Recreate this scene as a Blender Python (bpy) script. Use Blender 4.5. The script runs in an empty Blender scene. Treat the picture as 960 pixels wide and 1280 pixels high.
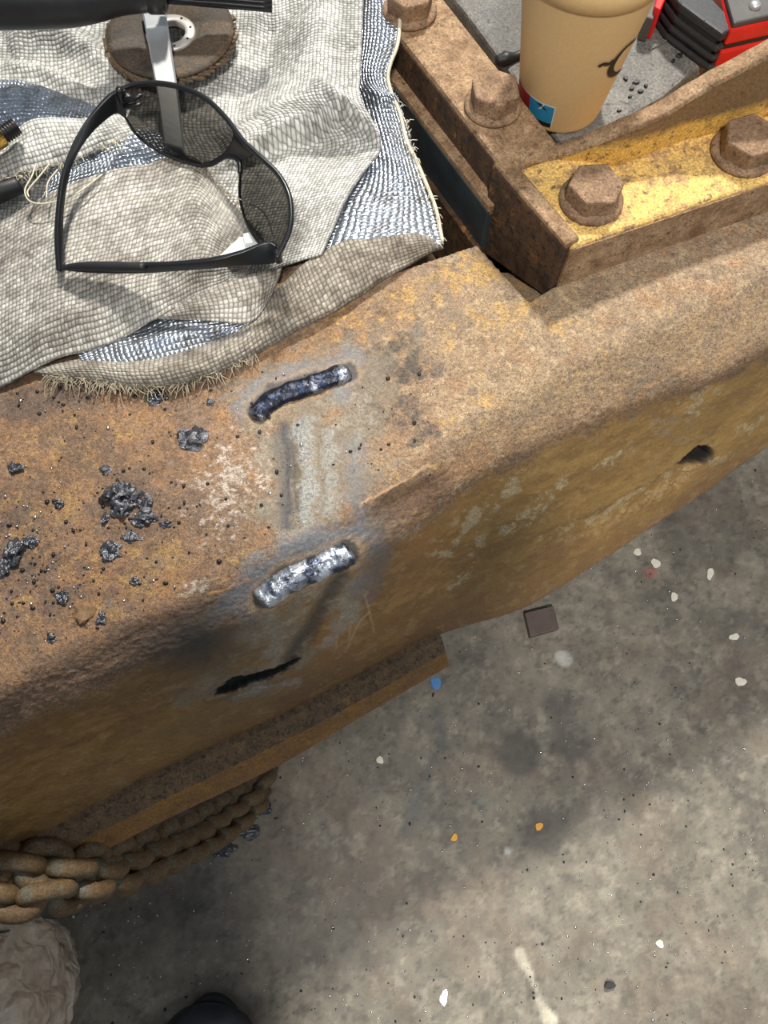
import bpy, bmesh, math, random
import numpy as np
from mathutils import Vector, Matrix, noise as mnoise

random.seed(7); rng = np.random.RandomState(11)
SC = bpy.context.scene
COL = SC.collection

# ------------------------------------------------------------------ camera, world, lights
H, TH, F = 0.45, math.radians(20.0), 960.0
cam_d = bpy.data.cameras.new('camera'); cam = bpy.data.objects.new('camera', cam_d); COL.objects.link(cam)
cam.location = (0, 0, H); cam.rotation_euler = (TH, 0, 0)
cam_d.sensor_fit = 'VERTICAL'; cam_d.sensor_height = 36.0; cam_d.lens = 36.0 * F / 1280.0
cam_d.clip_start = 0.01
SC.camera = cam
SC.view_settings.view_transform = 'Standard'; SC.view_settings.look = 'None'
SC.view_settings.gamma = 1.0; SC.view_settings.use_curve_mapping = False
SC.view_settings.exposure = 0.0

world = bpy.data.worlds.new('workshop_world'); SC.world = world; world.use_nodes = True
bg = world.node_tree.nodes['Background']; bg.inputs[0].default_value = (0.74, 0.86, 1.0, 1); bg.inputs[1].default_value = 0.31

def area_light(name, loc, target, size, size_y, power, col=(1, 1, 1)):
    d = bpy.data.lights.new(name, 'AREA'); d.shape = 'RECTANGLE'; d.size = size; d.size_y = size_y
    d.energy = power; d.color = col
    o = bpy.data.objects.new(name, d); COL.objects.link(o); o.location = loc
    o.rotation_euler = (Vector(target) - Vector(loc)).to_track_quat('-Z', 'Y').to_euler()
    return o
# hall lamps: one beyond the beam, one behind the photographer, one further along the hall
area_light('hall_lamp_back', (0.75, 4.5, 5.9), (0.05, 0.2, 0), 0.55, 0.55, 760, (1.0, 0.97, 0.91))
area_light('hall_lamp_front', (0.05, -1.55, 3.3), (0.1, 0.1, -0.3), 0.40, 0.35, 118, (1.0, 0.97, 0.93))
area_light('hall_lamp_side', (4.2, -0.6, 4.0), (0.1, 0.1, -0.2), 0.8, 0.8, 35, (0.97, 0.98, 1.0))

# ------------------------------------------------------------------ helpers
CT, ST = math.cos(TH), math.sin(TH)
def P(px, py, z=0.0):
    u = (px - 480.0) / F; v = (640.0 - py) / F
    dy = v * CT + ST; dz = v * ST - CT
    k = (z - H) / dz
    return np.array([u * k, dy * k, z])
def proj(x, y, z):
    zz = z - H
    cy = y * CT + zz * ST
    cz = -y * ST + zz * CT
    return 480.0 + F * x / (-cz), 640.0 - F * cy / (-cz)
FLOOR = -0.5
AX = np.array([math.cos(math.radians(27.6)), math.sin(math.radians(27.6))])
BX = np.array([-AX[1], AX[0]])

def lin(c):
    return tuple((x / 255 / 12.92) if x / 255 <= 0.04045 else ((x / 255 + 0.055) / 1.055) ** 2.4 for x in c)
def lin4(c): return lin(c) + (1.0,)

_lat = rng.rand(256, 256)
def vnoise(x, y):
    xi = np.floor(x).astype(int); yi = np.floor(y).astype(int)
    fx = x - xi; fy = y - yi; fx = fx * fx * (3 - 2 * fx); fy = fy * fy * (3 - 2 * fy)
    a = _lat[xi & 255, yi & 255]; b = _lat[(xi + 1) & 255, yi & 255]
    c = _lat[xi & 255, (yi + 1) & 255]; d = _lat[(xi + 1) & 255, (yi + 1) & 255]
    return (a * (1 - fx) + b * fx) * (1 - fy) + (c * (1 - fx) + d * fx) * fy
def fbm(x, y, oct=4):
    s = 0; a = 0.5; t = 0
    for i in range(oct):
        s = s + a * vnoise(x + 17.3 * i, y + 9.1 * i); t += a; a *= 0.55; x = x * 2.03; y = y * 2.03
    return s / t
def rn(x, y, f, sx=0.0, oct=6, gain=0.72, k=2.6):
    s = 0; a = 1.0; t = 0; x = x * f + sx * 3.7 + 11; y = y * f + sx * 1.9 + 5
    for i in range(oct):
        s = s + a * vnoise(x + 31.7 * i, y + 12.9 * i); t += a * a; a *= gain; x, y = x * 1.9 + y * 0.35, y * 1.9 - x * 0.35
    m = s.mean(); return np.clip((s - m) / (s.std() + 1e-9) * 0.22 + 0.5, 0, 1)
def sstep(a, b, x):
    t = np.clip((x - a) / (b - a), 0, 1); return t * t * (3 - 2 * t)
def seg_dist(px, py, poly):
    """distance to polyline, position along it 0..1, signed side"""
    best = np.full(px.shape, 1e9); pos = np.zeros(px.shape); side = np.zeros(px.shape)
    L = [0.0]
    for i in range(len(poly) - 1): L.append(L[-1] + math.dist(poly[i], poly[i + 1]))
    for i in range(len(poly) - 1):
        ax, ay = poly[i]; bx, by = poly[i + 1]
        dx, dy = bx - ax, by - ay; l2 = dx * dx + dy * dy
        t = np.clip(((px - ax) * dx + (py - ay) * dy) / l2, 0, 1)
        d = np.hypot(px - ax - t * dx, py - ay - t * dy)
        m = d < best
        best = np.where(m, d, best)
        pos = np.where(m, (L[i] + t * math.sqrt(l2)) / L[-1], pos)
        side = np.where(m, np.sign(dx * (py - ay) - dy * (px - ax)), side)
    return best, pos, side
def blob(px, py, cx, cy, rx, ry, ang=0):
    a = math.radians(ang); c, s = math.cos(a), math.sin(a)
    x = (px - cx) * c + (py - cy) * s; y = -(px - cx) * s + (py - cy) * c
    return np.exp(-((x / rx) ** 2 + (y / ry) ** 2))

def put(name, verts, faces, mat, parent=None, smooth=True, uvs=None, label=None, cat=None, group=None, kind=None, base=None):
    verts = np.asarray(verts, float)
    if parent is not None: org = np.array(parent['_org'])
    elif base is not None: org = np.array(base, float)
    else:
        org = np.array([(verts[:, 0].min() + verts[:, 0].max()) / 2, (verts[:, 1].min() + verts[:, 1].max()) / 2, verts[:, 2].min()])
    me = bpy.data.meshes.new(name)
    me.from_pydata((verts - org).tolist(), [], faces)
    if smooth: me.polygons.foreach_set('use_smooth', [True] * len(me.polygons))
    if uvs is not None:
        ul = me.uv_layers.new(name='UVMap'); idx = np.zeros(len(me.loops), int); me.loops.foreach_get('vertex_index', idx)
        ul.data.foreach_set('uv', np.asarray(uvs)[idx].ravel())
    me.materials.append(mat)
    o = bpy.data.objects.new(name, me); COL.objects.link(o)
    o['_org'] = org.tolist()
    if parent is not None:
        o.parent = parent
        off = org - np.array(parent['_org']); o.location = off
    else: o.location = org
    if label: o['label'] = label
    if cat: o['category'] = cat
    if group: o['group'] = group
    if kind: o['kind'] = kind
    return o
def thing(name, label, cat, loc, group=None):
    o = bpy.data.objects.new(name, None); COL.objects.link(o); o.empty_display_size = 0.02
    o.location = loc; o['_org'] = [float(v) for v in loc]; o['label'] = label; o['category'] = cat
    if group: o['group'] = group
    return o

def resample(pts, n):
    pts = np.asarray(pts, float)
    d = np.r_[0, np.cumsum(np.linalg.norm(np.diff(pts, axis=0), axis=1))]
    t = np.linspace(0, d[-1], n)
    return np.stack([np.interp(t, d, pts[:, k]) for k in range(pts.shape[1])], 1)
def smooth_curve(pts, n):
    """Catmull-Rom through points, n samples evenly"""
    pts = np.asarray(pts, float)
    if len(pts) < 3: return resample(pts, n)
    e = np.vstack([2 * pts[0] - pts[1], pts, 2 * pts[-1] - pts[-2]])
    out = []
    for i in range(len(pts) - 1):
        p0, p1, p2, p3 = e[i:i + 4]
        for t in np.linspace(0, 1, 12, endpoint=False):
            out.append(0.5 * ((2 * p1) + (-p0 + p2) * t + (2 * p0 - 5 * p1 + 4 * p2 - p3) * t * t + (-p0 + 3 * p1 - 3 * p2 + p3) * t ** 3))
    out.append(pts[-1])
    return resample(out, n)
def grid_faces(n, m, closed_m=False, off=0):
    f = []
    mm = m if closed_m else m - 1
    for i in range(n - 1):
        for j in range(mm):
            j2 = (j + 1) % m
            f.append((off + i * m + j, off + i * m + j2, off + (i + 1) * m + j2, off + (i + 1) * m + j))
    return f
def loft(rails, nu, nv):
    """rails: list of lists of 3D points -> grid nu (along rail) x nv (across rails)"""
    R = [smooth_curve(r, nu) for r in rails]
    g = np.zeros((nu, nv, 3))
    for i in range(nu): g[i] = smooth_curve([r[i] for r in R], nv)
    return g
def grid_uv(g):
    du = np.linalg.norm(np.diff(g, axis=0), axis=2).mean(1); dv = np.linalg.norm(np.diff(g, axis=1), axis=2).mean(0)
    u = np.r_[0, np.cumsum(du)]; v = np.r_[0, np.cumsum(dv)]
    return np.stack(np.meshgrid(u, v, indexing='ij'), -1).reshape(-1, 2)
def pix(l): return [P(*a) for a in l]

def frames(pts):
    pts = np.asarray(pts, float); n = len(pts)
    tan = np.gradient(pts, axis=0); tan /= np.linalg.norm(tan, axis=1)[:, None] + 1e-12
    up = np.array([0, 0, 1.0])
    if abs(tan[0] @ up) > 0.9: up = np.array([1.0, 0, 0])
    N = []; b = up - (up @ tan[0]) * tan[0]; b /= np.linalg.norm(b)
    for i in range(n):
        b = b - (b @ tan[i]) * tan[i]; b /= np.linalg.norm(b); N.append(b.copy())
    N = np.array(N); return tan, N, np.cross(tan, N)
def tube_geo(pts, rad, seg=8, cap=True, flat=1.0, closed=False):
    pts = np.asarray(pts, float); n = len(pts)
    rad = np.full(n, rad) if np.isscalar(rad) else np.asarray(rad)
    if closed:
        tan = np.roll(pts, -1, 0) - np.roll(pts, 1, 0); tan /= np.linalg.norm(tan, axis=1)[:, None]
        nrm = np.cross(pts[1] - pts[0], pts[n // 3] - pts[0]); nrm /= np.linalg.norm(nrm)
        N = np.tile(nrm, (n, 1)); B = np.cross(tan, N)
    else: tan, N, B = frames(pts)
    a = np.linspace(0, 2 * np.pi, seg, endpoint=False)
    V = pts[:, None] + rad[:, None, None] * (N[:, None] * np.sin(a)[None, :, None] * flat + B[:, None] * np.cos(a)[None, :, None])
    f = grid_faces(n, seg, True)
    if closed:
        f += [((n - 1) * seg + j, (n - 1) * seg + (j + 1) % seg, (j + 1) % seg, j) for j in range(seg)]
    elif cap:
        f += [tuple(range(seg - 1, -1, -1)), tuple((n - 1) * seg + j for j in range(seg))]
    return V.reshape(-1, 3), f
def tube(name, pts, rad, mat, parent=None, seg=8, flat=1.0, n=None, closed=False, **k):
    if n: pts = smooth_curve(pts, n)
    if n and not np.isscalar(rad): rad = np.interp(np.linspace(0, 1, n), np.linspace(0, 1, len(rad)), rad)
    v, f = tube_geo(pts, rad, seg, flat=flat, closed=closed)
    return put(name, v, f, mat, parent, **k)
def lathe_geo(prof, seg, centre=(0, 0, 0), squash=None):
    c = np.array(centre); V = []
    for r, z in prof:
        for j in range(seg):
            a = 2 * math.pi * j / seg; V.append((c[0] + r * math.cos(a), c[1] + r * math.sin(a), c[2] + z))
    f = grid_faces(len(prof), seg, True)
    f = [t[::-1] for t in f]
    return np.array(V), f
def bm_put(name, bm, mat, parent=None, smooth=False, **k):
    bmesh.ops.recalc_face_normals(bm, faces=bm.faces)
    bm.verts.index_update()
    v = [tuple(x.co) for x in bm.verts]; f = [[x.index for x in fc.verts] for fc in bm.faces]
    bm.free()
    return put(name, v, f, mat, parent, smooth, **k)
def prism_bm(top, bot, bev=0.0, seg=2):
    """solid between two polygons with equal vertex count (3D points)"""
    bm = bmesh.new()
    a = [bm.verts.new(p) for p in top]; b = [bm.verts.new(p) for p in bot]; n = len(a)
    bm.faces.new(a); bm.faces.new(b[::-1])
    for i in range(n): bm.faces.new((a[i], b[i], b[(i + 1) % n], a[(i + 1) % n]))
    bmesh.ops.recalc_face_normals(bm, faces=bm.faces)
    if bev: bmesh.ops.bevel(bm, geom=bm.edges[:] , offset=bev, segments=seg, profile=0.5, affect='EDGES')
    return bm
def prism(name, poly, z1, z0, mat, parent=None, bev=0.0, wob=0.0, sub=0, **k):
    """poly: px points at z1 (top), extruded straight down to z0"""
    top = [P(x, y, z1) for x, y in poly]; bot = [np.array([p[0], p[1], z0]) for p in top]
    bm = prism_bm(top, bot, bev)
    if sub:
        bmesh.ops.triangulate(bm, faces=bm.faces)
        for _ in range(sub): bmesh.ops.subdivide_edges(bm, edges=bm.edges, cuts=1)
        for v in bm.verts:
            v.co += v.normal * wob * mnoise.noise(v.co * 90)
    return bm_put(name, bm, mat, parent, **k)

# ------------------------------------------------------------------ materials
class NT:
    def __init__(s, name):
        s.m = bpy.data.materials.new(name); s.m.use_nodes = True; s.t = s.m.node_tree; s.n = s.t.nodes; s.l = s.t.links
        s.b = s.n['Principled BSDF']
    def node(s, t, **k):
        x = s.n.new(t)
        for a, b in k.items(): setattr(x, a, b)
        return x
    def link(s, a, b): s.l.new(a, b)
    def setin(s, sock, v):
        if hasattr(v, 'links') or isinstance(v, bpy.types.NodeSocket): s.link(v, sock)
        else: sock.default_value = v
    def math(s, op, a, b=0.0, c=None, clamp=False):
        x = s.node('ShaderNodeMath', operation=op); x.use_clamp = clamp
        s.setin(x.inputs[0], a); s.setin(x.inputs[1], b)
        if c is not None: s.setin(x.inputs[2], c)
        return x.outputs[0]
    def noise(s, vec, scale, detail=4, rough=0.6):
        x = s.node('ShaderNodeTexNoise'); x.inputs['Scale'].default_value = scale; x.inputs['Detail'].default_value = detail
        x.inputs['Roughness'].default_value = rough
        if vec is not None: s.link(vec, x.inputs['Vector'])
        return x.outputs['Fac']
    def coord(s, which='Object'):
        return s.node('ShaderNodeTexCoord').outputs[which]
    def mapr(s, v, a, b, c=0.0, d=1.0):
        x = s.node('ShaderNodeMapRange'); x.inputs[1].default_value = a; x.inputs[2].default_value = b
        x.inputs[3].default_value = c; x.inputs[4].default_value = d; s.link(v, x.inputs[0]); return x.outputs[0]
    def mix(s, fac, a, b, mode='MIX'):
        x = s.node('ShaderNodeMix', data_type='RGBA', blend_type=mode); s.setin(x.inputs[0], fac)
        s.setin(x.inputs[6], a); s.setin(x.inputs[7], b); return x.outputs[2]
    def bump(s, h, strength=0.5, dist=0.001, normal=None):
        x = s.node('ShaderNodeBump'); s.setin(x.inputs['Strength'], strength); x.inputs['Distance'].default_value = dist
        s.link(h, x.inputs['Height'])
        if normal is not None: s.link(normal, x.inputs['Normal'])
        return x.outputs[0]
    def out(s, col=None, rough=None, metal=None, normal=None, **k):
        if col is not None: s.setin(s.b.inputs['Base Color'], col)
        if rough is not None: s.setin(s.b.inputs['Roughness'], rough)
        if metal is not None: s.setin(s.b.inputs['Metallic'], metal)
        if normal is not None: s.link(normal, s.b.inputs['Normal'])
        for a, b in k.items(): s.setin(s.b.inputs[a.replace('_', ' ')], b)
        return s.m

def plain(name, c, rough=0.5, metal=0.0, var=0.15, scale=120, bump=0.15, **k):
    t = NT(name); co = t.coord(); n = t.noise(co, scale, 5)
    col = t.mix(t.mapr(n, 0.3, 0.7), tuple(x * (1 - var) for x in lin(c)) + (1,), tuple(min(1, x * (1 + var)) for x in lin(c)) + (1,))
    return t.out(col, rough, metal, t.bump(n, bump, 0.001), **k)

def rusty(name, brown, light, yellow, dark, yel=0.5, ylim=0.06, scale=1.0, bump=0.8, drk=0.62):
    t = NT(name); co = t.coord()
    n1 = t.noise(co, 60 * scale, 6, 0.7); n2 = t.noise(co, 40 * scale, 9, 0.82); n3 = t.noise(co, 600 * scale, 4, 0.8); n4 = t.noise(co, 190 * scale, 5, 0.8)
    c = t.mix(t.mapr(n1, 0.38, 0.62), lin4(brown), lin4(light))
    if yel is not None: c = t.mix(t.mapr(n2, yel - ylim, yel + ylim), c, lin4(yellow))
    c = t.mix(t.mapr(n4, drk - 0.04, drk + 0.05), c, lin4(dark))
    c = t.mix(t.mapr(n3, 0.36, 0.64), t.mix(1.0, c, (0.55, 0.53, 0.51, 1), 'MULTIPLY'), t.mix(1.0, c, (1.40, 1.38, 1.35, 1), 'MULTIPLY'))
    h = t.math('ADD', t.math('MULTIPLY', n4, 0.8), t.math('MULTIPLY', n3, 0.5))
    return t.out(c, t.mapr(n1, 0.3, 0.7, 0.6, 0.85), 0.0, t.bump(h, bump, 0.0015))

def beam_material():
    t = NT('rusted_casting'); co = t.coord()
    a = t.node('ShaderNodeAttribute', attribute_name='Col').outputs['Color']
    p = t.node('ShaderNodeAttribute', attribute_name='Par')
    sp = t.node('ShaderNodeSeparateColor'); t.link(p.outputs['Color'], sp.inputs[0])
    n3 = t.noise(co, 430, 5, 0.85); n4 = t.noise(co, 230, 5, 0.8); n5 = t.noise(co, 1200, 2, 0.6)
    grain = t.math('ADD', t.math('MULTIPLY', n3, 0.6), t.math('MULTIPLY', n5, 0.4))
    f = t.mapr(grain, 0.38, 0.62)
    hi = t.mix(1.0, a, (1.72, 1.70, 1.68, 1), 'MULTIPLY'); lo = t.mix(1.0, a, (0.30, 0.28, 0.26, 1), 'MULTIPLY')
    c = t.mix(f, lo, hi)
    c = t.mix(t.math('SUBTRACT', 1.0, t.math('MULTIPLY', sp.outputs[2], 0.9)), c, a)
    c = t.mix(t.mapr(n4, 0.60, 0.70, 0.0, 0.55), c, t.mix(1.0, c, (0.38, 0.34, 0.32, 1), 'MULTIPLY'))
    h = t.math('ADD', t.math('MULTIPLY', n4, 0.8), t.math('MULTIPLY', n3, 0.6))
    return t.out(c, sp.outputs[0], sp.outputs[1], t.bump(h, t.math('MULTIPLY', sp.outputs[2], 1.0), 0.0016))

def weave_heights(t, pitch):
    uv = t.coord('UV'); s = t.node('ShaderNodeSeparateXYZ'); 
    nz = t.node('ShaderNodeTexNoise'); nz.inputs['Scale'].default_value = 40; nz.inputs['Detail'].default_value = 2; t.link(uv, nz.inputs['Vector'])
    w = t.node('ShaderNodeVectorMath', operation='MULTIPLY_ADD'); t.link(nz.outputs['Color'], w.inputs[0]); w.inputs[1].default_value = (pitch * 1.1,) * 3; t.link(uv, w.inputs[2])
    t.link(w.outputs[0], s.inputs[0])
    u = t.math('DIVIDE', s.outputs[0], pitch); v = t.math('DIVIDE', s.outputs[1], pitch * 0.85)
    fu = t.math('FRACT', u); fv = t.math('FRACT', v)
    su = t.math('SINE', t.math('MULTIPLY', fu, math.pi)); sv = t.math('SINE', t.math('MULTIPLY', fv, math.pi))
    ck = t.math('MODULO', t.math('ABSOLUTE', t.math('ADD', t.math('FLOOR', u), t.math('FLOOR', v))), 2.0)
    ck = t.math('GREATER_THAN', ck, 0.5)
    warp = t.math('MULTIPLY', t.math('POWER', su, 0.6), t.math('ADD', 0.35, t.math('MULTIPLY', sv, 0.65)))
    weft = t.math('MULTIPLY', t.math('POWER', sv, 0.6), t.math('ADD', 0.10, t.math('MULTIPLY', su, 0.55)))
    x = t.node('ShaderNodeMix', data_type='FLOAT'); t.link(ck, x.inputs[0]); t.link(warp, x.inputs[2]); t.link(weft, x.inputs[3])
    cv = t.node('ShaderNodeCombineXYZ'); t.link(t.math('FLOOR', u), cv.inputs[0]); t.link(t.math('FLOOR', v), cv.inputs[1])
    wn = t.node('ShaderNodeTexWhiteNoise', noise_dimensions='2D'); t.link(cv.outputs[0], wn.inputs['Vector'])
    return x.outputs[0], wn.outputs['Value']
def fabric_material(name, light, dirt, dirty=0.55, pitch=0.0032):
    t = NT(name); co = t.coord(); h, ck = weave_heights(t, pitch)
    n = t.noise(co, 20, 7, 0.72); f = t.noise(co, 900, 3)
    c = t.mix(t.mapr(n, dirty - 0.12, dirty + 0.12), lin4(light), lin4(dirt))
    c = t.mix(t.mapr(h, 0.05, 0.60), t.mix(1.0, c, (0.34, 0.33, 0.31, 1), 'MULTIPLY'), c)
    c = t.mix(t.mapr(ck, 0.0, 1.0), t.mix(1.0, c, (0.62, 0.61, 0.60, 1), 'MULTIPLY'), t.mix(1.0, c, (1.12, 1.12, 1.12, 1), 'MULTIPLY'))
    m2 = t.noise(co, 55, 6, 0.75)
    c = t.mix(t.mapr(m2, 0.56, 0.70, 0.0, 0.6), c, t.mix(1.0, c, (0.45, 0.43, 0.41, 1), 'MULTIPLY'))
    c = t.mix(t.mapr(f, 0.35, 0.65), t.mix(1.0, c, (0.85, 0.85, 0.84, 1), 'MULTIPLY'), c)
    hh = t.math('ADD', t.math('ADD', h, t.math('MULTIPLY', ck, 0.35)), t.math('MULTIPLY', f, 0.3))
    return t.out(c, 0.66, 0.0, t.bump(hh, 0.75, 0.0013), Sheen_Weight=0.15)
def foil_material(name, pitch=0.0034):
    t = NT(name); co = t.coord(); h, ck = weave_heights(t, pitch)
    n = t.noise(co, 60, 5, 0.7); f = t.noise(co, 700, 3)
    c = t.mix(t.mapr(n, 0.45, 0.7), lin4((205, 212, 222)), lin4((120, 118, 112)))
    hh = t.math('ADD', h, t.math('MULTIPLY', f, 0.35))
    return t.out(c, t.mapr(n, 0.3, 0.7, 0.22, 0.42), 0.92, t.bump(hh, 0.8, 0.0015))

def concrete_material():
    t = NT('stained_concrete'); co = t.coord('Object')
    a = t.node('ShaderNodeAttribute', attribute_name='Col').outputs['Color']
    n1 = t.noise(co, 11, 7, 0.7); n2 = t.noise(co, 70, 7, 0.75); n3 = t.noise(co, 380, 4, 0.75)
    c = t.mix(t.mapr(n1, 0.3, 0.7), t.mix(1.0, a, (0.62, 0.61, 0.60, 1), 'MULTIPLY'), t.mix(1.0, a, (1.25, 1.24, 1.20, 1), 'MULTIPLY'))
    c = t.mix(t.mapr(n2, 0.3, 0.7), t.mix(1.0, c, (0.70, 0.70, 0.70, 1), 'MULTIPLY'), t.mix(1.0, c, (1.25, 1.25, 1.23, 1), 'MULTIPLY'))
    c = t.mix(t.mapr(n3, 0.58, 0.70), c, t.mix(1.0, c, (0.6, 0.6, 0.6, 1), 'MULTIPLY'))
    c = t.mix(t.mapr(n3, 0.40, 0.30), c, t.mix(1.0, c, (1.35, 1.35, 1.33, 1), 'MULTIPLY'))
    return t.out(c, t.mapr(n2, 0.3, 0.7, 0.5, 0.75), 0.0, t.bump(n3, 0.25, 0.001))

M = {}
M['beam'] = beam_material()
M['bracket_y'] = rusty('yellow_rusted_steel', (150, 116, 80), (186, 150, 110), (236, 194, 112), (124, 98, 72), yel=0.46, ylim=0.06, drk=0.58)
M['bracket_b'] = rusty('brown_rusted_steel', (128, 98, 68), (176, 146, 112), (196, 150, 70), (92, 72, 56), yel=0.64, ylim=0.04, drk=0.6)
M['bracket_d'] = rusty('dark_rusted_steel', (62, 44, 30), (96, 68, 42), (176, 122, 44), (40, 30, 24), yel=0.60, ylim=0.04, drk=0.55)
M['rib_y'] = rusty('yellow_painted_rib', (150, 112, 60), (190, 146, 70), (214, 166, 74), (120, 92, 58), yel=0.46, ylim=0.06, drk=0.62)
M['bolt'] = rusty('rusted_bolt', (120, 92, 68), (160, 130, 100), (182, 140, 84), (86, 66, 52), yel=0.66, drk=0.6)
M['flange'] = rusty('ochre_rusted_flange', (122, 88, 50), (146, 108, 62), (160, 116, 56), (84, 66, 46), yel=0.55, drk=0.62, bump=0.4)
M['flange_top'] = rusty('scaled_flange_top', (104, 84, 62), (128, 102, 74), (150, 116, 72), (74, 62, 50), yel=0.60, drk=0.56, bump=0.8)
M['slate'] = plain('slate_painted_steel', (52, 60, 62), 0.45, 0.0, 0.25, 60, 0.1)
M['fabric'] = fabric_material('fibreglass_cloth', (238, 236, 228), (150, 146, 138), 0.58)
M['fabric_d'] = fabric_material('soiled_fibreglass_cloth', (222, 216, 204), (124, 112, 98), 0.54)
M['fabric_b'] = fabric_material('frayed_fibreglass_cloth', (206, 197, 180), (122, 108, 90), 0.50)
M['foil'] = foil_material('aluminised_cloth')
M['thread'] = plain('loose_yarn', (214, 204, 180), 0.8, 0, 0.1, 300)
M['fray'] = plain('frayed_yarn', (176, 164, 140), 0.85, 0, 0.2, 300)
M['black_plastic'] = plain('black_plastic', (22, 23, 25), 0.32, 0, 0.2, 200, 0.08)
M['grip'] = plain('grip_rubber', (44, 44, 46), 0.38, 0, 0.2, 200, 0.1)
M['rubber'] = plain('black_rubber', (30, 30, 31), 0.5, 0, 0.3, 90, 0.25)
M['tool_steel'] = plain('bright_steel', (206, 206, 204), 0.34, 0.75, 0.08, 90, 0.05)
M['brass'] = plain('brass', (204, 164, 84), 0.25, 1.0, 0.1, 100, 0.05)
M['dark_steel'] = plain('blackened_steel', (60, 58, 56), 0.35, 0.9, 0.2, 200, 0.1)
M['slag'] = plain('glassy_slag', (96, 96, 100), 0.24, 0.75, 0.6, 420, 1.0)
M['slag_brown'] = plain('rust_flake', (122, 92, 60), 0.7, 0.0, 0.3, 260, 0.5)
M['spat'] = plain('steel_spatter', (200, 200, 200), 0.25, 0.9, 0.1, 100, 0.0)
M['spatd'] = plain('dark_spatter', (52, 50, 50), 0.35, 0.5, 0.3, 100, 0.0)
M['kraft'] = plain('kraft_paper', (214, 178, 124), 0.62, 0.0, 0.05, 500, 0.05)
M['ink'] = plain('black_ink', (34, 26, 22), 0.6, 0, 0.05)
M['red_print'] = plain('red_print', (166, 30, 40), 0.5, 0, 0.05)
M['blue_print'] = plain('blue_print', (46, 140, 180), 0.5, 0, 0.05)
M['white_print'] = plain('white_print', (228, 226, 216), 0.5, 0, 0.03)
M['white_plastic'] = plain('white_plastic', (236, 236, 230), 0.4, 0, 0.03)
M['red_paint'] = plain('red_paint', (206, 34, 30), 0.35, 0, 0.12, 60, 0.05)
M['grey_paint'] = plain('dark_grey_paint', (70, 67, 63), 0.5, 0, 0.12, 120, 0.2)
M['pad'] = rusty('grey_rubber_pad', (94, 92, 88), (120, 117, 111), (134, 130, 122), (58, 56, 54), yel=0.62, ylim=0.05, scale=0.8, bump=0.35, drk=0.62)
M['chain'] = rusty('rusted_chain', (86, 66, 42), (108, 84, 50), (98, 98, 86), (60, 54, 44), yel=0.55, scale=1.0, bump=0.5)
M['weld'] = None
M['boot'] = plain('black_leather', (24, 26, 32), 0.42, 0, 0.25, 120, 0.3)
M['sole'] = plain('boot_sole_rubber', (20, 20, 20), 0.8, 0, 0.2)
M['trouser'] = plain('navy_workwear', (34, 38, 48), 0.9, 0, 0.15, 400, 0.3)
M['skin'] = plain('skin', (196, 150, 124), 0.5, 0, 0.05, 200, 0.05)
M['hair'] = plain('dark_hair', (40, 30, 24), 0.6, 0, 0.2, 300, 0.4)
M['blue_chip'] = plain('blue_paint_flake', (78, 130, 186), 0.5, 0, 0.1)
M['orange'] = plain('orange_paint', (214, 150, 40), 0.5, 0, 0.1)
M['white_chip'] = plain('pale_flake', (214, 206, 188), 0.6, 0, 0.1)
M['disc'] = rusty('worn_disc_backing', (58, 50, 42), (84, 72, 58), (104, 80, 56), (42, 36, 32), yel=0.6, scale=0.8, bump=0.4)
M['flap'] = rusty('abrasive_flap', (92, 76, 58), (128, 106, 80), (150, 128, 98), (58, 48, 40), yel=0.6, scale=2.0, bump=0.8)
t = NT('smoked_lens')
lens_m = t.out((0.020, 0.021, 0.022, 1), 0.08, 0.0, None)
tr = t.node('ShaderNodeBsdfTransparent'); tr.inputs[0].default_value = (0.46, 0.45, 0.43, 1)
mx = t.node('ShaderNodeMixShader'); mx.inputs[0].default_value = 0.16
t.link(tr.outputs[0], mx.inputs[1]); t.link(t.b.outputs[0], mx.inputs[2]); t.link(mx.outputs[0], t.n['Material Output'].inputs[0])
M['lens'] = lens_m
t = NT('heat_tinted_weld'); co = t.coord(); n = t.noise(co, 90, 4, 0.6); n2 = t.noise(co, 380, 3)
c = t.mix(t.mapr(n, 0.40, 0.62), lin4((66, 70, 82)), lin4((204, 208, 214)))
c = t.mix(t.mapr(n2, 0.55, 0.70), c, lin4((70, 84, 116)))
M['weld'] = t.out(c, t.mapr(n2, 0.3, 0.7, 0.22, 0.42), 0.85, t.bump(n2, 0.5, 0.0012))
t = NT('blackened_weld'); co = t.coord(); n = t.noise(co, 60, 4, 0.6); n2 = t.noise(co, 380, 3)
c = t.mix(t.mapr(n, 0.50, 0.68), lin4((48, 50, 58)), lin4((176, 180, 184)))
c = t.mix(t.mapr(n2, 0.52, 0.68), c, lin4((48, 60, 92)))
M['weld_dark'] = t.out(c, t.mapr(n2, 0.3, 0.7, 0.25, 0.45), 0.8, t.bump(n2, 0.6, 0.0012))
t = NT('crumpled_film'); co = t.coord(); n = t.noise(co, 30, 5, 0.6)
vo = t.node('ShaderNodeTexVoronoi', feature='DISTANCE_TO_EDGE'); vo.inputs['Scale'].default_value = 45
wv = t.node('ShaderNodeVectorMath', operation='MULTIPLY_ADD'); nz_ = t.node('ShaderNodeTexNoise'); nz_.inputs['Scale'].default_value = 25; t.link(co, nz_.inputs['Vector'])
t.link(nz_.outputs['Color'], wv.inputs[0]); wv.inputs[1].default_value = (.05, .05, .05); t.link(co, wv.inputs[2]); t.link(wv.outputs[0], vo.inputs['Vector'])
c = t.mix(t.mapr(n, 0.35, 0.65), lin4((170, 150, 130)), lin4((204, 190, 170)))
hh = t.math('ADD', t.math('MULTIPLY', vo.outputs['Distance'], 1.6), n)
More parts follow.
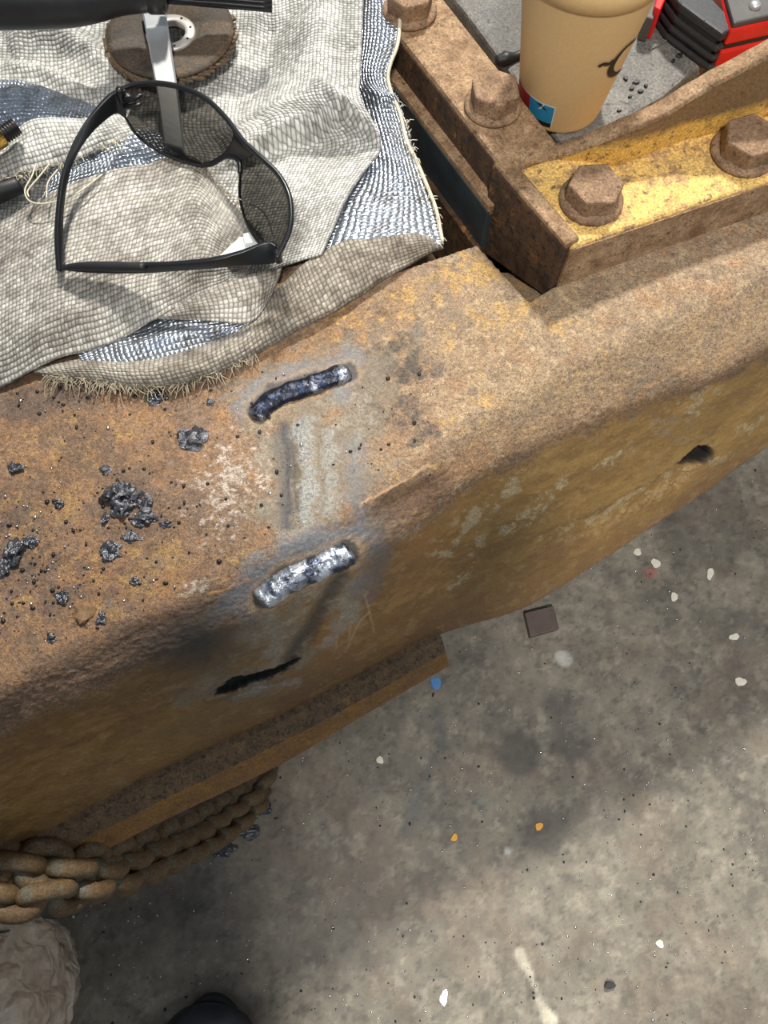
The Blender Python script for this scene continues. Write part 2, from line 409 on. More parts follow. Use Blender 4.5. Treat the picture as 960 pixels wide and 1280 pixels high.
M['film'] = t.out(c, 0.10, 0.0, t.bump(hh, 0.8, 0.006), Coat_Weight=0.8, Coat_Roughness=0.05)

# ------------------------------------------------------------------ floor
def floor_build():
    nx, ny = 420, 420
    xs = np.linspace(-1.0, 1.1, nx); ys = np.linspace(-1.2, 1.4, ny)
    # finer in view
    xs = np.sort(np.r_[np.linspace(-0.62, 0.72, 420), np.linspace(-3, -0.63, 30), np.linspace(0.73, 3, 30)])
    ys = np.sort(np.r_[np.linspace(-0.36, 0.42, 300), np.linspace(-3, -0.37, 30), np.linspace(0.43, 3, 30)])
    X, Y = np.meshgrid(xs, ys, indexing='ij')
    Z = np.full(X.shape, FLOOR)
    px, py = proj(X, Y, Z)
    base = np.array(lin((124, 117, 104)))
    c = np.tile(base, X.shape + (1,)).astype(float)
    def mixc(m, col): 
        nonlocal c
        c = c * (1 - m[..., None]) + np.array(lin(col)) * m[..., None]
    n = fbm(X * 30, Y * 30, 5); nb = fbm(X * 7 + 5, Y * 7, 4)
    mixc(sstep(0.48, 0.70, nb) * 0.4, (96, 90, 81))
    fine = ((X > -.63) & (X < .73) & (Y > -.37) & (Y < .43)).astype(float)
    r1 = rn(X, Y, 40, 21) * fine; r2 = rn(X, Y, 120, 22) * fine; r3 = rn(X, Y, 16, 23) * fine
    mixc(sstep(0.60, 0.85, r1) * 0.45, (82, 77, 70)); mixc(sstep(0.66, 0.9, r2) * 0.5, (70, 66, 60)); mixc(sstep(0.62, 0.85, rn(X, Y, 70, 24) * fine) * 0.4, (160, 152, 136)); mixc(sstep(.55, .8, r3) * .3, (118, 100, 84))
    for cx, cy, r, a in [(697, 882, 24, .5), (650, 942, 27, .75), (712, 928, 27, .4), (678, 1040, 30, .55), (880, 660, 60, .35), (740, 1200, 30, .25), (560, 1010, 30, .2)]:
        d = np.hypot(px - cx, (py - cy) * 0.95) + (n - 0.5) * 22
        mixc(sstep(r + 6, r - 8, d) * a, (66, 62, 57))
    # curved tyre-like arc and pale zones
    d, pos, s = seg_dist(px, py, [(760, 700), (775, 730), (800, 755), (850, 770)])
    mixc(sstep(13, 3, d + (n - .5) * 10) * 0.35, (84, 80, 72))
    d, pos, s = seg_dist(px, py, [(548, 890), (552, 930), (535, 960), (520, 1010), (505, 1040)])
    mixc(sstep(12, 2, d + (n - .5) * 26) * 0.5, (78, 82, 84))
    d, pos, s = seg_dist(px, py, [(650, 1190), (662, 1215), (675, 1250), (690, 1275)])
    mixc(sstep(9, 2, d + (n - .5) * 22) * 0.7, (206, 198, 178))
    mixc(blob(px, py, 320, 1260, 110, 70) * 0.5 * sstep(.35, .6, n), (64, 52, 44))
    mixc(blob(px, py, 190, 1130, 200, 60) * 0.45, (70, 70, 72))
    for cx, cy, r, col in [(790, 640, 8, (150, 70, 60)), (812, 717, 9, (160, 90, 84)), (705, 822, 12, (190, 190, 184)), (634, 1063, 9, (186, 190, 188)), (600, 1000, 9, (120, 132, 124))]:
        d = np.hypot(px - cx, py - cy) + (n - .5) * 16
        mixc(sstep(r, r - 5, d) * 0.6, col)
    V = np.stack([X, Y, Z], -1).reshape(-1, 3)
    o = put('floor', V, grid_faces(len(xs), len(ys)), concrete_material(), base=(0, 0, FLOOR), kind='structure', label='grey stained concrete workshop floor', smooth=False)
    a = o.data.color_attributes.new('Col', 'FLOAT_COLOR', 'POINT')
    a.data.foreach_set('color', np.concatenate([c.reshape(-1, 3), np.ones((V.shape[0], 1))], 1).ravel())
floor_build()

# ------------------------------------------------------------------ the casting (big rusty beam)
RAILS = [  # px polylines with z
    ([(-160, 940), (0, 862), (125, 794), (250, 738), (340, 690), (450, 625), (540, 560), (600, 520), (700, 465), (850, 395), (960, 348), (1150, 262)], 0.0),
    ([(-160, 992), (0, 912), (125, 853), (219, 812), (330, 768), (450, 696), (560, 617), (610, 583), (697, 542), (810, 496), (893, 471), (960, 437), (1150, 350)], -0.024),
    ([(-160, 1070), (0, 985), (187, 898), (337, 832), (450, 770), (556, 702), (640, 668), (700, 640), (850, 560), (960, 497), (1150, 390)], -0.088),
    ([(-160, 1160), (25, 1065), (187, 975), (337, 906), (450, 848), (556, 794), (640, 768), (700, 738), (800, 672), (880, 618), (960, 562), (1150, 440)], -0.165),
]
def ztop_rise(s): return 0.012 * sstep(0.12, 0.36, s)
def beam_build():
    s0, s1 = -0.80, 1.10
    S = np.r_[np.linspace(s0, -0.30, 40, endpoint=False), np.linspace(-0.30, 0.46, 760, endpoint=False), np.linspace(0.46, s1, 40)]
    rails = []
    for pts, z in RAILS:
        pts = smooth_curve(pts, 120)
        w = np.array([P(a, b, z) for a, b in pts]); s = w[:, :2] @ AX; tt = w[:, :2] @ BX
        o = np.argsort(s); tt = np.interp(S, s[o], tt[o])
        rails.append((tt, np.full(len(S), z)))
    rise = ztop_rise(S)
    rails[0] = (rails[0][0], rails[0][1] + rise)
    nprof = 585; prof = np.zeros((len(S), nprof, 2))
    for i in range(len(S)):
        t0 = rails[0][0][i]; tb = rails[3][0][i]
        pl = [(t0 + 0.36, rise[i]), (t0 + 0.02, rise[i])] + [(r[0][i], r[1][i]) for r in rails] + [(tb + 0.012, -0.186), (tb + 0.06, -0.20), (tb + 0.30, -0.21)]
        pl = np.array(pl)
        d = np.r_[0, np.cumsum(np.hypot(*np.diff(pl, axis=0).T))]
        # sample: back part coarse, front fine
        dA = d[1] - 0.16; dB = d[-4] + 0.03
        tt = np.r_[np.linspace(0, dA, 40, endpoint=False), np.linspace(dA, dB, 520, endpoint=False), np.linspace(dB, d[-1], 25)]
        # uniform resample, smooth, resample
        uu = np.linspace(0, d[-1], 700); q = np.stack([np.interp(uu, d, pl[:, k]) for k in (0, 1)], 1)
        k = np.hanning(23); k /= k.sum()
        qp = np.vstack([np.repeat(q[:1], 11, 0), q, np.repeat(q[-1:], 11, 0)])
        q = np.stack([np.convolve(qp[:, a], k, 'valid') for a in (0, 1)], 1)
        prof[i] = np.stack([np.interp(tt, uu, q[:, a]) for a in (0, 1)], 1)
    T, Z = prof[..., 0], prof[..., 1]
    Sg = np.repeat(S[:, None], nprof, 1)
    X = Sg * AX[0] + T * BX[0]; Y = Sg * AX[1] + T * BX[1]
    # normals (approx, numerically)
    G = np.stack([X, Y, Z], -1)
    nrm = np.cross(np.gradient(G, axis=1), np.gradient(G, axis=0)); nrm /= np.linalg.norm(nrm, axis=2)[..., None] + 1e-12
    if nrm[300, 100, 2] < 0: nrm = -nrm
    px, py = proj(X, Y, Z)
    facing = np.ones(X.shape); 
    W_ = T + Z * 0.9
    n1 = rn(Sg, W_, 60, 1); n2 = rn(Sg, W_, 18, 2); n3 = rn(Sg, W_, 230, 3, 4); n4 = rn(Sg * .45, W_, 90, 4); n5 = rn(Sg, W_, 110, 5); n6 = rn(Sg, W_, 330, 6, 3)
    disp = (n5 - 0.5) * 0.0005 + (n6 - .5) * 0.0005
    rise_g = ztop_rise(Sg)
    top = sstep(-0.012, -0.003, Z - rise_g)         # 1 on the top face
    side = 1 - sstep(-0.042, -0.024, Z + (n1 - .5) * .012)
    disp += (fbm(Sg * 14, W_ * 14, 3) - 0.5) * 0.0022
    jx = px + (n1 - .5) * 22 + (n5 - .5) * 10; jy = py + (n2 - .5) * 16 + (n5 - .5) * 10
    kx = px + (n5 - .5) * 7; ky = py + (n1 - .5) * 7
    # --- notch for the bracket
    line = ((px - 598) * (386 - 309) - (py - 309) * (668 - 598)) / math.hypot(77, 70)
    depth = np.interp(py, [270, 300, 345, 384], [0.095, 0.036, 0.018, 0.004])
    front_lim = np.where(px > 690, 361 - (px - 690) * 0.385, np.interp(px, [640, 660, 690], [386, 380, 361]))
    dz_extra = -sstep(0, 3, line) * depth * (px > 540) * (1 - sstep(95, 130, line)) * sstep(0, -6, py - front_lim)
    back_edge = 309 + (590 - px) * 0.33
    dz_extra = np.minimum(dz_extra, -0.085 * sstep(0, -4, py - back_edge) * sstep(455, 475, px) * (px < 640) * (Z > -.05) * sstep(150, 180, py))
    # --- ground channels between the welds
    def groove(poly, width, amp, taper=True, jit=.5):
        d, pos, s = seg_dist(kx * jit + px * (1 - jit), ky * jit + py * (1 - jit), poly)
        tp = np.sin(np.pi * np.clip(pos, 0.02, 0.98)) ** 0.6 if taper else 1.0
        return -amp * np.exp(-(d / width) ** 2) * tp
    disp += groove([(358, 528), (364, 580), (366, 640), (356, 672)], 7, 0.0030)
    disp += groove([(343, 540), (350, 590), (352, 660)], 6, 0.0012)
    disp += -groove([(380, 522), (383, 580), (382, 660)], 9, 0.0020)
    disp += groove([(399, 515), (402, 580), (404, 650)], 4, 0.0008)
    disp += -groove([(411, 520), (412, 660)], 6, 0.0006)
    disp += groove([(428, 716), (412, 752), (388, 792), (362, 826)], 12, 0.0040)
    disp += groove([(352, 780), (340, 820)], 16, 0.0014)
    d, pos, s_ = seg_dist(kx, ky, [(270, 866), (300, 851), (322, 847), (345, 838), (374, 825)])
    cw = np.interp(pos, [0, .15, .32, .5, .8, 1], [1, 4, 6.5, 4, 3, .5])
    crack = sstep(cw + 1.0, cw - 2.0, d)
    cwm, dcr = cw, d
    disp -= crack * 0.004
    disp += -groove([(285, 874), (330, 860), (372, 838)], 4, 0.0012)
    # --- raised edge where the casting bulges to the right of the welds
    disp += -groove([(446, 632), (490, 610), (536, 582)], 3, 0.0010)
    disp += groove([(466, 644), (510, 622), (548, 602)], 12, 0.0030)
    # --- slot on the right side face
    d, pos, s_ = seg_dist(kx, ky, [(690, 674), (740, 655), (790, 630), (830, 606), (868, 578)])
    slot = sstep(14, 6, d) * (0.2 + 0.8 * pos)
    disp -= 0.007 * slot
    ca_, sa_ = math.cos(math.radians(-32)), math.sin(math.radians(-32))
    hx_ = (px - 871) * ca_ + (py - 572) * sa_; hy_ = -(px - 871) * sa_ + (py - 572) * ca_
    d2 = 11 * np.sqrt((hx_ / 22) ** 2 + (hy_ / (11 + hx_ * .16)) ** 2) + (n5 - .5) * 2
    d2h = d2; hole = sstep(11.5, 8, d2)
    disp -= 0.014 * hole
    disp += -groove([(888, 580), (916, 564)], 5, 0.002)
    disp += -groove([(650, 692), (720, 694), (800, 650)], 5, 0.0012)

    # ------------- colours
    c = np.tile(np.array(lin((140, 112, 84))), X.shape + (1,)).astype(float)
    rough = np.full(X.shape, 0.66); metal = np.zeros(X.shape); bmp = np.ones(X.shape)
    def mixc(m, col, r=None, me=None, b=None):
        nonlocal c, rough, metal, bmp
        m = np.clip(m, 0, 1)
        c = c * (1 - m[..., None]) + np.array(lin(col)) * m[..., None]
        if r is not None: rough = rough * (1 - m) + r * m
        if me is not None: metal = metal * (1 - m) + me * m
        if b is not None: bmp = bmp * (1 - m) + b * m
    mixc(sstep(0.40, 0.62, n2) * .8, (152, 118, 84))
    mixc(sstep(0.52, 0.80, n1) * 0.7, (108, 88, 72))
    mixc(sstep(0.55, 0.85, n5) * 0.5, (176, 150, 118))
    # plateau on the right: paler, greyer
    rp = sstep(430, 600, px + (n2 - .5) * 160) * top
    mixc(rp * 0.72, (158, 137, 111))
    mixc(rp * sstep(0.52, 0.80, n5) * 0.65, (122, 102, 86))
    mixc(rp * sstep(0.55, 0.85, n3) * 0.45, (202, 178, 142))
    mixc(rp * sstep(0.60, 0.80, n1) * 0.35, (176, 124, 78))
    # left: orange rust
    lp = (1 - sstep(200, 330, px + (n1 - .5) * 120)) * top
    mixc(lp * 0.65, (160, 120, 82))
    mixc(lp * sstep(0.47, 0.66, rn(Sg, W_, 34, 9)) * 0.75, (112, 92, 74))
    mixc(lp * sstep(0.55, 0.75, rn(Sg, W_, 80, 10)) * 0.5, (188, 138, 80))
    # yellow paint remains, broken into specks
    ym = np.zeros(X.shape)
    for cx, cy, rx, ry, a in [(195, 715, 55, 26, 1.1), (135, 765, 26, 20, .9), (60, 640, 55, 40, .8), (70, 560, 90, 45, .55), (250, 610, 60, 50, .35), (150, 690, 60, 30, .6), (35, 750, 20, 8, .8), (610, 340, 45, 20, 1.0),
                              (560, 350, 80, 35, .75), (640, 395, 60, 25, .85), (540, 400, 110, 50, .4), (700, 410, 40, 15, .6), (260, 730, 30, 12, .8), (445, 400, 50, 40, .45), (180, 530, 80, 30, .35), (740, 470, 130, 25, .3), (600, 500, 80, 30, .3)]:
        ym = np.maximum(ym, a * blob(px, py, cx, cy, rx, ry, -20))
    yn = rn(Sg, W_, 120, 12, 5, .85)
    mixc(sstep(0.62, 0.80, yn * 0.72 + ym * 0.42) * (Z > -.02) * .85, (196, 156, 90))
    # dark grit zones on the left
    dm = np.zeros(X.shape)
    for cx, cy, rx, ry, a in [(20, 690, 60, 90, .9), (90, 745, 90, 50, .7), (160, 635, 60, 44, .9), (60, 498, 120, 26, 1.35), (110, 580, 34, 16, .7), (250, 480, 110, 22, .6), (20, 790, 60, 30, .5), (200, 520, 60, 20, .3), (640, 380, 25, 10, .5), (420, 430, 60, 25, .5), (470, 520, 50, 60, .6), (485, 455, 65, 42, 1.05), (520, 540, 60, 30, .5)]:
        dm = np.maximum(dm, a * blob(px, py, cx, cy, rx, ry, -15))
    mixc(sstep(0.50, 0.80, n5 * 0.5 + n1 * .15 + dm * 0.5) * 0.85, (80, 73, 67))
    # rounded edge on the left: mauve-brown band
    edge = np.exp(-((Z + 0.010) / 0.012) ** 2) * (1 - sstep(230, 330, px))
    mixc(edge * 0.75, (126, 102, 84)); mixc(edge * sstep(.5, .75, n5) * .5, (160, 130, 106)); mixc(edge * sstep(.5, .75, n1) * .4, (98, 76, 60))
    # rounding on the right: pale band, its highlight put into the colour
    ew = np.exp(-((Z + 0.006) / 0.012) ** 2) * sstep(540, 680, px)
    mixc(ew * 0.6, (176, 152, 116)); mixc(ew * sstep(.50, .75, n5) * 0.6, (126, 108, 92)); mixc(ew * sstep(.58, .8, n1) * 0.4, (150, 120, 88))
    # side face: ochre paint and brown
    mixc(side, (128, 94, 52), 0.50, 0, 0.35)
    mixc(side * sstep(520, 640, px) * 0.75, (142, 113, 64))
    mixc(side * sstep(0.48, 0.72, n4) * 0.45, (106, 78, 48))
    mixc(side * sstep(0.52, 0.75, rn(Sg * .5, W_, 26, 14)) * 0.5, (160, 126, 70))
    mixc(side * sstep(-0.105, -0.17, Z + (n2 - .5) * .04) * 0.65, (118, 87, 58))
    mixc(side * sstep(0.62, 0.85, n5) * 0.22, (176, 150, 104))
    # bare grey-beige flakes on the side
    fm = np.zeros(X.shape)
    for poly, w in [([(585, 650), (620, 625), (640, 605)], 16), ([(560, 670), (600, 645)], 12), ([(590, 690), (610, 665)], 7), ([(570, 740), (590, 710)], 8), ([(735, 595), (790, 565)], 6), ([(870, 520), (890, 490)], 9),
                    ([(850, 505), (910, 470)], 8), ([(890, 578), (915, 565)], 6), ([(690, 672), (722, 655)], 6), ([(740, 655), (800, 620), (850, 594)], 9), ([(930, 540), (960, 520)], 6), ([(540, 690), (560, 685)], 6), ([(640, 660), (700, 600)], 10)]:
        d, pos, s_ = seg_dist(jx, jy, poly); fm = np.maximum(fm, sstep(w * 1.6, w * 0.2, d))
    mixc(side * sstep(0.70, 0.92, n5 * 0.62 + fm * 0.52) * 0.85, (168, 152, 120), 0.6, 0, 0.9)
    mixc(slot * sstep(.45, .65, n5) * .5, (178, 150, 100), .6, 0, .9)
    mixc(sstep(12.5, 10, d2h), (24, 19, 15), 0.9, 0, 0.2)
    cr = np.exp(-((Z + 0.030 + (n1 - .5) * .01) / 0.005) ** 2) * sstep(540, 600, px)
    mixc(cr * 0.45, (86, 68, 52))
    # brown heat mark right of the weld
    d, pos, s_ = seg_dist(jx, jy, [(470, 650), (510, 630), (548, 606)])
    mixc(sstep(30, 4, d) * 0.75, (84, 60, 44), 0.5)
    # whitish scaly patch left of ground area
    wp = np.maximum(blob(px, py, 285, 610, 55, 80, 10), np.maximum(blob(px, py, 330, 585, 20, 75, 0), blob(px, py, 245, 735, 24, 12, -20)))
    mixc(wp * 0.45, (148, 126, 110))
    mixc(sstep(0.62, 0.86, rn(Sg, W_, 300, 15, 4, .8) * 0.62 + wp * 0.40) * .9 * (wp > .1), (208, 194, 178), 0.45, 0.2, 1)
    # ground / heat-tinted metal around the welds
    gm = np.zeros(X.shape)
    for cx, cy, rx, ry, a, an in [(385, 600, 70, 110, 1.1, 5), (380, 490, 105, 46, 1.0, -20), (385, 710, 105, 52, 1.1, -25), (350, 800, 75, 50, 1.0, -25), (300, 850, 80, 22, .9, -15), (420, 560, 60, 60, .8, 0), (255, 540, 70, 36, .5, 0), (430, 760, 40, 40, .8, 0)]:
        gm = np.maximum(gm, a * blob(px, py, cx, cy, rx, ry, an))
    g = sstep(0.25, 0.75, gm + (n1 - .5) * 0.7 + (n2 - .5) * .5)
    mixc(g * 0.80, (132, 122, 104), 0.46, 0.25, 0.6)
    mixc(g * sstep(.5, .8, n2) * .4, (122, 108, 92)); mixc(g * sstep(.6, .85, n5) * .45, (164, 155, 138))
    for poly, w, a in [([(381, 530), (383, 600), (382, 650)], 15, .9), ([(411, 540), (411, 640)], 10, .65), ([(345, 780), (336, 830)], 18, .45), ([(410, 800), (440, 760)], 12, .5), ([(300, 872), (368, 848)], 7, .7), ([(352, 665), (400, 672)], 14, .4)]:
        d, pos, s_ = seg_dist(jx, jy, poly); mixc(sstep(w * 1.2, 0, d) * a, (172, 172, 166), 0.32, 0.8, 0.9)
    # blue-grey oxide halos
    for poly, w, a in [([(300, 515), (330, 480), (440, 452)], 24, .5), ([(305, 725), (350, 690), (440, 668)], 26, .7), ([(295, 745), (310, 775)], 26, .5), ([(445, 470), (430, 505)], 16, .5), ([(440, 640), (475, 690), (450, 735)], 22, .55), ([(440, 560), (450, 640)], 24, .4), ([(300, 735), (270, 770)], 20, .4)]:
        d, pos, s_ = seg_dist(jx, jy, poly); mixc(sstep(w, 0, d) * a, (112, 118, 128), 0.42, 0.3, 0.5)
    for cx, cy, rx, ry, a, an in [(252, 805, 58, 42, .95, -20), (200, 805, 60, 26, .35, -25), (475, 700, 22, 50, .55, 20), (290, 885, 110, 14, .35, -20), (455, 620, 30, 30, .3, 0)]:
        mixc(a * blob(jx * .5 + px * .5, jy * .5 + py * .5, cx, cy, rx, ry, an) ** .8, (54, 51, 47), 0.55, 0, 0.3)
    for poly, w, col, a in [([(354, 532), (360, 590), (357, 655)], 13, (66, 67, 72), .8), ([(343, 545), (350, 600), (352, 650)], 9, (88, 88, 88), .5),
                            ([(428, 718), (412, 752), (388, 792), (362, 826)], 15, (66, 63, 58), .85), ([(398, 530), (402, 640)], 2.5, (104, 96, 82), .5)]:
        d, pos, s_ = seg_dist(kx, ky, poly); mixc(sstep(w, w * 0.05, d) * a, col, 0.4, 0.3, 0.6)
    mixc(sstep(cwm + 3.0, cwm, dcr), (8, 7, 7), .95, 0, .2)
    for wl, w in (([(322, 515), (345, 492), (380, 482), (434, 466)], 12), ([(330, 746), (360, 722), (400, 706), (436, 690)], 15)):
        d, pos, s_ = seg_dist(kx, ky, wl); mixc(sstep(w + 3, w - 3, d) * .8, (58, 50, 46), 0.5, .3, .4)
        mixc(np.exp(-((d - w - 4) / 2.5) ** 2) * .35, (176, 140, 96))
    mixc(sstep(3.2, 1.0, seg_dist(kx, ky, [(450, 631), (490, 610), (536, 582)])[0]) * .7, (188, 152, 116), .4, .2, .4)
    mixc(sstep(3, 1.0, seg_dist(kx, ky, [(262, 742), (285, 735), (310, 724)])[0]) * .6, (210, 160, 110), .4, .2, .4)
    for poly in ([(420, 810), (424, 785), (428, 768)], [(432, 815), (448, 780), (462, 765)], [(468, 790), (462, 765), (456, 745)], [(436, 800), (440, 770)]):
        d, pos, s_ = seg_dist(px, py, poly); mixc(sstep(1.4, 0.4, d) * .4, (186, 164, 126))

    G = G + nrm * disp[..., None]
    G[..., 2] += dz_extra
    V = G.reshape(-1, 3)
    root = thing('steel_casting', 'large rusty ochre steel casting with two fresh weld beads lying across the picture', 'machine part', (0.05, 0.25, -0.21))
    f = grid_faces(len(S), nprof)
    body = put('casting_body', V, f, M['beam'], root)
    me = body.data
    for nm, arr in (('Col', np.concatenate([c, np.ones(c.shape[:2] + (1,))], -1)), ('Par', np.stack([rough, metal, bmp, np.ones(rough.shape)], -1))):
        a = me.color_attributes.new(nm, 'FLOAT_COLOR', 'POINT'); a.data.foreach_set('color', arr.reshape(-1, 4).ravel().astype(np.float32))
    me.flip_normals() if me.polygons[200 * (nprof - 1) + 100].normal.z < 0 else None
    return root, G
CAST, CG = beam_build()
_CX, _CY = CG[..., 0].ravel(), CG[..., 1].ravel()
_cpx, _cpy = proj(CG[::2, ::2, 0], CG[::2, ::2, 1], CG[::2, ::2, 2])
def on_beam(px, py):
    """surface point of the casting seen at a picture position"""
    d = (_cpx - px) ** 2 + (_cpy - py) ** 2
    d = d + (CG[::2, ::2, 2] < -0.172) * 1e6
    i = np.unravel_index(np.argmin(d), d.shape)
    return CG[2 * i[0], 2 * i[1]].copy()

# flange under the side face
def flange():
    up = smooth_curve([(-160, 1160), (25, 1068), (187, 978), (337, 909), (450, 851), (552, 797)], 60)
    mid = smooth_curve([(-160, 1182), (50, 1078), (187, 1008), (350, 929), (450, 876), (557, 815)], 60)
    low = smooth_curve([(-160, 1208), (94, 1082), (200, 1028), (350, 956), (450, 897), (562, 832)], 60)
    rows = []
    for a, b, c in zip(up, mid, low):
        A = P(a[0], a[1], -0.158); B = P(b[0], b[1], -0.166); C = P(c[0], c[1], -0.192)
        back = np.array([BX[0], BX[1], 0]) * 0.06
        rows.append([A + back, A, B, (B * .85 + C * .15) + 0 * A, C, C + back])
    bm = bmesh.new(); vs = [[bm.verts.new(p) for p in r] for r in rows]
    for i in range(len(vs) - 1):
        for j in range(6):
            bm.faces.new((vs[i][j], vs[i][(j + 1) % 6], vs[i + 1][(j + 1) % 6], vs[i + 1][j]))
    bm.faces.new(vs[0]); bm.faces.new(vs[-1][::-1])
    o = bm_put('flange', bm, M['flange'], CAST, label='ochre brown flange bar along the lower edge')
    o.data.materials.append(M['flange_top'])
    for p in o.data.polygons:
        if p.normal.z > 0.45: p.material_index = 1
flange()

# weld beads
def weld(pts, r, seedv, mat):
    c = smooth_curve(pts, 60); n = 60; seg = 16
    pp = np.array([on_beam(a, b) for a, b in c])
    for k in range(3): pp[:, k] = np.convolve(np.r_[[pp[0, k]] * 4, pp[:, k], [pp[-1, k]] * 4], np.ones(9) / 9, 'valid')
    e = np.linspace(0, 1, n)
    cap = np.sqrt(np.clip(1 - (np.clip(np.abs(e - .5) - .42, 0, 1) / .08) ** 2, 0.02, 1))
    rip = 1 + 0.05 * np.abs(np.sin(e * math.pi * 15 + seedv)) + 0.05 * np.sin(e * 31 + seedv)
    v, f = tube_geo(pp + np.array([0, -0.001, 0.0005]), r * cap * rip, seg, flat=0.72)
    v = v + (np.array([[mnoise.noise(Vector(p) * 160)] for p in v])) * np.array([[0.0006, 0.0006, 0.0009]])
    put('weld_bead', v, f, mat, CAST, label='shiny heat-blued weld bead')
weld([(316, 525), (340, 498), (380, 484), (415, 471), (441, 462)], 0.0068, 0.3, M['weld_dark'])
weld([(322, 752), (357, 725), (400, 706), (443, 685)], 0.0088, 1.7, M['weld'])

# ------------------------------------------------------------------ bracket with bolts
BR = thing('corner_bracket', 'rusted yellow steel corner bracket with hex bolts beside the paper cup', 'bracket', tuple(P(700, 300, 0.0)))
ZB = 0.048
bar_poly = [(634, 216), (712, 309), (960, 226), (1130, 168), (1130, 60), (960, 128), (768, 205), (712, 190), (690, 196)]
# front bar: top face polygon to a tapered underside
tp = [P(x, y, ZB) for x, y in bar_poly]
bz = [-0.03, 0.001, 0.0125, 0.0125, 0.0125, 0.0125, 0.0, 0, -0.03]
bm = prism_bm(tp, [np.array([p[0], p[1], z]) for p, z in zip(tp, bz)], 0.0035, 3)
bm_put('bolted_bar', bm, M['bracket_y'], BR, label='yellow painted flat bar with rust')
# worn brown front edge strip of the bar
fa = [P(712, 312, ZB - .003), P(960, 229, ZB - .003), P(1130, 171, ZB - .003)]
rows = []
for a, zb in zip(fa, (0.001, 0.0125, 0.0125)):
    o = np.array([BX[0], BX[1], 0]) * -0.0012
    rows.append((a + o, np.array([a[0], a[1], zb]) + o, np.array([a[0], a[1], zb]) - o * 2, a - o * 2))
bm = bmesh.new(); vs = [[bm.verts.new(p) for p in r] for r in rows]
for i in range(2):
    for j in range(4): bm.faces.new((vs[i][j], vs[i][(j + 1) % 4], vs[i + 1][(j + 1) % 4], vs[i + 1][j]))
bm.faces.new(vs[0]); bm.faces.new(vs[-1][::-1])
bm_put('bar_edge', bm, M['bracket_b'], BR, label='brown rusted front edge')
# dark end plate facing the blanket
e0, e1 = P(621, 203, ZB + .002), P(711, 307, ZB + .001)
dirn = (e1 - e0) / np.linalg.norm(e1 - e0); inn = np.array([dirn[1], -dirn[0], 0]); inn = inn if inn[0] > 0 else -inn
e1b = P(692, 366, -0.001); 
bm = prism_bm([e0, e1, e1 + inn * 0.010, e0 + inn * 0.010], [np.array([e0[0], e0[1], -0.034]), np.array([e1[0], e1[1], -0.004]), np.array([*(e1 + inn * .010)[:2], -0.004]), np.array([*(e0 + inn * .010)[:2], -0.034])], 0.002, 2)
bmesh.ops.translate(bm, verts=bm.verts, vec=Vector(-inn * 0.004))
bm_put('end_plate', bm, M['bracket_d'], BR, label='dark brown end plate with yellow flecks')
bm = prism_bm([e0 - inn * .003 + [0, 0, .0025], e1 - inn * .003 + [0, 0, .0025], e1 + inn * 0.009 + [0, 0, .0025], e0 + inn * 0.009 + [0, 0, .0025]],
              [e0 - inn * .003 - [0, 0, .004], e1 - inn * .003 - [0, 0, .004], e1 + inn * 0.009 - [0, 0, .004], e0 + inn * 0.009 - [0, 0, .004]], 0.0018, 2)
bm_put('weld_seam', bm, M['bracket_b'], BR, label='pale worn seam on top of the end plate')
# upright rib, getting taller to the right
foot = smooth_curve([(628, 206), (700, 203), (768, 206), (850, 180), (906, 166), (960, 148), (1100, 92)], 40)
topl = np.array([(600, 212), (656, 206), (710, 191), (780, 165), (830, 144), (860, 125), (900, 101), (960, 70), (1100, -10), (1300, -130)], float)
rows = []
for q in foot:
    b = P(q[0], q[1], ZB - 0.002); z = ZB + 0.001
    while z < 0.14:
        ppx, ppy = proj(b[0], b[1], z)
        if ppy <= np.interp(ppx, topl[:, 0], topl[:, 1]): break
        z += 0.0008
    rows.append((b, z))
bm = bmesh.new(); vs = []
for i, (b, z) in enumerate(rows):
    k = min(len(rows) - 2, i); d = rows[k + 1][0] - rows[k][0]; n = np.array([-d[1], d[0], 0]); n /= np.linalg.norm(n)
    th = 0.0105
    vs.append([bm.verts.new(p) for p in (np.array([b[0], b[1], 0.012]), np.array([b[0], b[1], z - .0015]), np.array([b[0], b[1], z]) + n * .0015, np.array([b[0], b[1], z]) + n * (th - .0015), np.array([b[0], b[1], z - .0015]) + n * th, np.array([b[0], b[1], 0.012]) + n * th)])
for i in range(len(vs) - 1):
    for j in range(6): bm.faces.new((vs[i][j], vs[i][(j + 1) % 6], vs[i + 1][(j + 1) % 6], vs[i + 1][j]))
bm.faces.new(vs[0]); bm.faces.new(vs[-1][::-1])
t = NT('rib_paint_and_rust'); co = t.coord(); z_ = t.node('ShaderNodeSeparateXYZ'); t.link(co, z_.inputs[0])
n1 = t.noise(co, 60, 6, .7); n3 = t.noise(co, 600, 4, .8); n4 = t.noise(co, 190, 5, .8)
wear = t.mapr(t.math('ADD', z_.outputs[2], t.math('MULTIPLY', n1, 0.016)), ZB + 0.020, ZB + 0.027)
c = t.mix(wear, lin4((222, 176, 86)), lin4((128, 100, 66)))
c = t.mix(t.mapr(n4, .54, .62), c, lin4((120, 92, 58)))
c = t.mix(t.mapr(n3, .36, .64), t.mix(1.0, c, (.6, .58, .55, 1), 'MULTIPLY'), t.mix(1.0, c, (1.35, 1.33, 1.3, 1), 'MULTIPLY'))
M['rib_y'] = t.out(c, .7, 0.0, t.bump(n3, .6, .0012))
rib = bm_put('rib', bm, M['rib_y'], BR, label='upright yellow rib rising to the right')
cap = []
